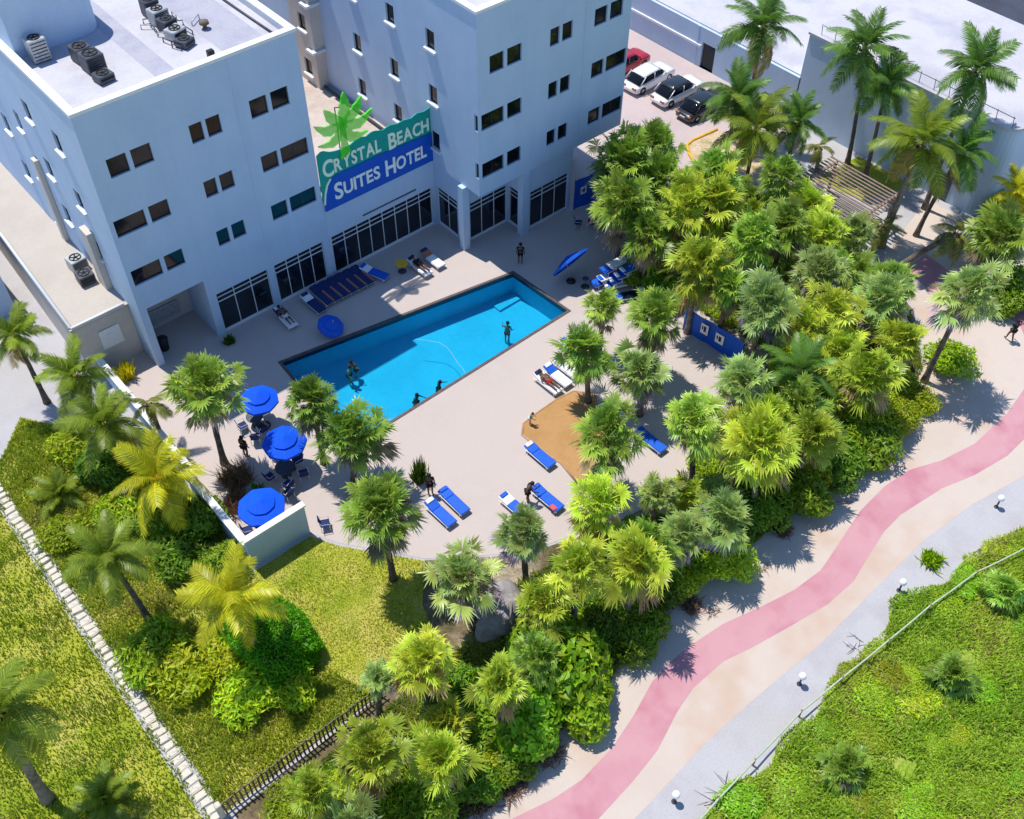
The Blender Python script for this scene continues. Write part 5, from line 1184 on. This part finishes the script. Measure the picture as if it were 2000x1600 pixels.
car(45.8, 7.5, 0, PR, 'second red car almost hidden behind the hotel wing')
# ------------------------------------------------------------------ people
SK = [mat('skin_a', (.36, .20, .13), .6, .3), mat('skin_b', (.16, .085, .055), .6, .3)]
HAIR = mat('dark_hair', (.012, .009, .008), .6, .3)
CL = {k: mat('cloth_'+k, c, .85, .2) for k, c in dict(black=(.012, .012, .016), red=(.35, .03, .03), green=(.05, .22, .14), white=(.7, .7, .7), tan=(.35, .25, .18), teal=(.02, .16, .2)).items()}
STAND = dict(pel=(0, 0, .95), ch=(0, 0, 1.30), nk=(0, 0, 1.50), hd=(0, -.02, 1.62), tp=(0, -.01, 1.74), sh=(.19, 0, 1.43), el=(.25, .02, 1.14), wr=(.26, -.06, .90), hip=(.10, 0, .92), kn=(.11, -.02, .50), an=(.11, .02, .08), to=(.12, -.16, .035))
WALK = dict(STAND, kn_l=(.10, -.16, .52), an_l=(.10, -.22, .10), to_l=(.10, -.40, .05), kn_r=(-.10, .02, .50), an_r=(-.10, .22, .14), to_r=(-.10, .12, .035), el_l=(.24, .12, 1.16), wr_l=(.25, .06, .93), el_r=(-.24, -.06, 1.16), wr_r=(-.24, -.24, .98))
BEND = dict(STAND, ch=(0, -.10, 1.28), nk=(0, -.17, 1.46), hd=(0, -.24, 1.57), tp=(0, -.27, 1.68), sh=(.19, -.14, 1.40), el=(.26, -.28, 1.18), wr=(.20, -.46, 1.05))
LIE = dict(pel=(0, -.02, .12), ch=(0, .34, .20), nk=(0, .52, .27), hd=(0, .64, .33), tp=(0, .75, .38), sh=(.19, .44, .22), el=(.30, .24, .14), wr=(.24, .02, .12), hip=(.10, -.06, .11), kn=(.12, -.46, .15), an=(.13, -.88, .09), to=(.15, -.92, .22))
SWIM = dict(STAND, ch=(0, -.05, 1.29), nk=(0, -.09, 1.48), hd=(0, -.13, 1.60), tp=(0, -.14, 1.72), sh=(.19, -.06, 1.41), el_l=(.36, -.16, 1.22), wr_l=(.40, -.40, 1.20), el_r=(-.27, -.04, 1.14), wr_r=(-.32, -.24, 1.02))
def person(x, y, z, rz, pose, lab, skin=0, top=None, bottom='black', hair=True, s=1.0):
    o = thing('person', lab, 'person', (x, y, z), rz); P = {}
    for k, v in pose.items():
        if k in ('sh', 'el', 'wr', 'hip', 'kn', 'an', 'to'):
            P.setdefault(k+'_l', v); P.setdefault(k+'_r', (-v[0], v[1], v[2]))
        else: P[k] = v
    rad = dict(pel=.15, ch=.155, nk=.06, hd=.095, tp=.075, sh=.07, el=.045, wr=.032, hip=.10, kn=.065, an=.045, to=.035)
    edges = [('pel', 'ch'), ('ch', 'nk'), ('nk', 'hd'), ('hd', 'tp')]
    for d in ('_l', '_r'): edges += [('ch', 'sh'+d), ('sh'+d, 'el'+d), ('el'+d, 'wr'+d), ('pel', 'hip'+d), ('hip'+d, 'kn'+d), ('kn'+d, 'an'+d), ('an'+d, 'to'+d)]
    names = list(P); R_ = {k: rad[k.split('_')[0]] for k in names}
    for d in ('_l', '_r'):    # palm and five fingers
        e, w = Vector(P['el'+d]), Vector(P['wr'+d]); dr = (w-e).normalized(); sd = dr.cross(Vector((0, 1, 0.2))).normalized(); pa = 'pa'+d
        P[pa] = tuple(w+dr*.07); R_[pa] = .03; edges.append(('wr'+d, pa)); names.append(pa)
        for q in range(5):
            nm = 'f%d%s' % (q, d); off = (q-2)*.017; ln = (.055, .075, .085, .078, .06)[q]
            P[nm] = tuple(w+dr*(.07+ln)+sd*off*1.6+Vector((0, -.02, 0))); R_[nm] = .009; edges.append((pa, nm)); names.append(nm)
    def skinmesh(nm, keys, eds, m, grow, par):
        me = bpy.data.meshes.new(nm); me.from_pydata([tuple(Vector(P[k])*s) for k in keys], [(keys.index(a), keys.index(b)) for a, b in eds], []); ob = link(nm, me, par)
        sm = ob.modifiers.new('skin', 'SKIN'); sm.use_smooth_shade = True
        for i, k in enumerate(keys):
            sv = me.skin_vertices[0].data[i]; r0 = (R_[k]*grow)*s; sv.radius = (r0, r0*(.78 if k in ('ch', 'pel') else 1)); sv.use_root = (i == 0)
        sb = ob.modifiers.new('sub', 'SUBSURF'); sb.levels = 1; sb.render_levels = 1; me.materials.append(m); return ob
    keys = ['pel'] + [k for k in names if k != 'pel']
    body = skinmesh('body', keys, edges, SK[skin], 1.0, o)
    if bottom:
        ks = ['pel', 'hip_l', 'hip_r', 'kl', 'kr']
        for a, d in (('kl', '_l'), ('kr', '_r')): P[a] = tuple(Vector(P['hip'+d]).lerp(Vector(P['kn'+d]), .55)); R_[a] = .088
        skinmesh('shorts', ks, [('pel', 'hip_l'), ('pel', 'hip_r'), ('hip_l', 'kl'), ('hip_r', 'kr')], CL[bottom], 1.13, o)
    if top:
        P['pw'] = tuple(Vector(P['pel']).lerp(Vector(P['ch']), .15)); R_['pw'] = .15; ks = ['ch', 'pw', 'sh_l', 'sh_r', 'ul', 'ur']
        for a, d in (('ul', '_l'), ('ur', '_r')): P[a] = tuple(Vector(P['sh'+d]).lerp(Vector(P['el'+d]), .5)); R_[a] = .062
        skinmesh('shirt', ks, [('ch', 'pw'), ('ch', 'sh_l'), ('ch', 'sh_r'), ('sh_l', 'ul'), ('sh_r', 'ur')], CL[top], 1.12, o)
    hd, tp = Vector(P['hd'])*s, Vector(P['tp'])*s; ax = (tp-hd).normalized(); q = ax.to_track_quat('Z', 'Y').to_matrix().to_4x4()
    mb = MB(); T = Matrix.Translation(hd+ax*.045*s) @ q
    mb.lathe([(.115*s, -.03*s), (.122*s, .03*s), (.105*s, .09*s), (.06*s, .135*s), (0, .145*s)], n=12, M=T); h = mb.build('hair', HAIR, o)
    h.location = (0, .015, 0)
    fw = Vector((0, -1, 0)) if abs(ax.z) > .7 else Vector((0, -.3, 1)).normalized()
    mb = MB(); c = hd+ax*.0+fw*.105*s
    mb.cbox(tuple(c), (.03*s, .05*s, .045*s))
    mb.build('nose', SK[skin], o)
    for sx in (-1, 1): mb = MB(); mb.cbox(tuple(hd+ax*.03*s+fw*.098*s+Vector((sx*.036*s, 0, 0))), (.026*s, .022*s, .014*s)); mb.build('eye', CL['black'], o)
    mb = MB(); mb.cbox(tuple(hd-ax*.05*s+fw*.095*s), (.05*s, .02*s, .012*s)); mb.build('mouth', CL['red'], o)
    for sx in (-1, 1): mb = MB(); mb.cbox(tuple(hd+ax*.005*s+Vector((sx*.10*s, 0, 0))), (.02*s, .045*s, .06*s)); mb.build('ear', SK[skin], o)
    return o
person(23.0, -8.4, .012, 2.4, STAND, 'person in dark clothes standing in the shade at the pool corner', 1, 'black', 'black')
person(6.6, -19.75, .012, -.4, STAND, 'person in black standing at the head of the blue loungers', 1, 'black', 'black')
person(10.3, -23.6, .012, 1.0, BEND, 'person in dark swimwear bending toward the blue lounger', 1, 'black', 'black')
person(.3, -10.9, .012, 2.0, STAND, 'person in black standing by the trunk of the slim fan palm', 1, 'black', 'black')
person(14.1, -19.5, .012, .6, BEND, 'small person in green at the tip of the orange sand bed', 0, 'green', 'white', s=.62)
person(41.6, -33.8, .012, 2.6, WALK, 'person in dark clothes walking on the pink path', 1, 'black', 'black')
person(8.75, -8.7, -1.73, .6, SWIM, 'swimmer with dark hair in the shaded end of the pool', 0, None, 'black')
person(9.35, -8.55, -1.73, -2.0, BEND, 'swimmer in red facing another in the shaded end of the pool', 0, 'red', 'red')
person(18.6, -12.2, -1.73, 2.2, SWIM, 'swimmer alone in the bright end of the pool', 0, None, 'red')
person(10.5, -13.2, -1.73, .3, SWIM, 'tanned swimmer standing at the near pool edge', 1, None, 'black')
person(10.2, -13.75, -1.73, -.8, BEND, 'swimmer in teal crouching against the near pool edge', 0, 'teal', 'teal')
person(12.15, -13.3, -1.73, .9, SWIM, 'dark haired swimmer apart at the near pool edge', 1, 'black', 'black')
def lying(x, y, rz, lab, skin, top, bot, up): person(x, y, .42, rz, LIE, lab, skin, top, bot)
lying(17.45, -4.6, .03, 'sunbather lying on the white lounger next to the yellow table', 1, 'black', 'black', 14)
lying(16.9, -17.95, .02, 'sunbather lying on the white lounger beside the sand bed', 1, None, 'red', 14)
lying(8.0, -3.0, -.02, 'person in white shorts lying on the shaded lounger by the glass', 1, None, 'white', 14)
# ------------------------------------------------------------------ small debris
rs = random.Random(12)
lg = thing('driftwood_log', 'bare log lying on the promenade by the palm shadows', 'log', (23.2, -34.8, .06), -.5); mb = MB(); mb.tube([(-.7, 0, 0), (0, .05, .01), (.75, -.05, 0)], [.06, .075, .04], 8); mb.build('log', M['trunk_p'], lg)
def twigs(x, y, lab, n=34, s=.42, m='bark'):
    o = thing('twig_pile', lab, 'twigs', (x, y, .01)); mb = MB()
    for i in range(n):
        a = rs.uniform(0, 6.28); l = rs.uniform(.3, 1)*s; px, py = rs.uniform(-.9, .9)*s, rs.uniform(-.5, .5)*s
        mb.tube([(px, py, .02), (px+math.cos(a)*l*.5, py+math.sin(a)*l*.5, rs.uniform(.02, .06)), (px+math.cos(a)*l, py+math.sin(a)*l, .02)], [.011, .008, .004], 4)
    mb.build('twigs', M[m], o); return o
twigs(12.9, -34.9, 'dry twigs lying on the promenade below the bright shrubs'); twigs(16.9, -34.9, 'reddish twigs on the promenade beside a palm shadow', 26, .35, 'wood')
twigs(6.0, -41.6, 'bare branching twigs on the sand by the rope end', 60, .9); twigs(16.9, -40.6, 'thin stick twigs on the white sand under the rope', 16, .5)
for i, (x, y) in enumerate(((20.2, -30.6), (21.0, -30.2), (19.6, -29.7), (22, -30.9), (20.6, -29.4))):
    bm = bmesh.new(); bmesh.ops.create_icosphere(bm, subdivisions=2, radius=.28)
    for v in bm.verts: v.co = Vector((v.co.x*1.3, v.co.y, v.co.z*.7))*(1+.2*math.sin(9*v.co.x+i)*math.sin(8*v.co.y+2*i))
    me = bpy.data.meshes.new('rock'); bm.to_mesh(me); bm.free(); me.materials.append(M['stone']); tag(link('rock', me, None, (x, y, .1)), 'pale loose rock on the ground beside the tall bare palm trunk', 'rock', 'loose rocks under the palm')
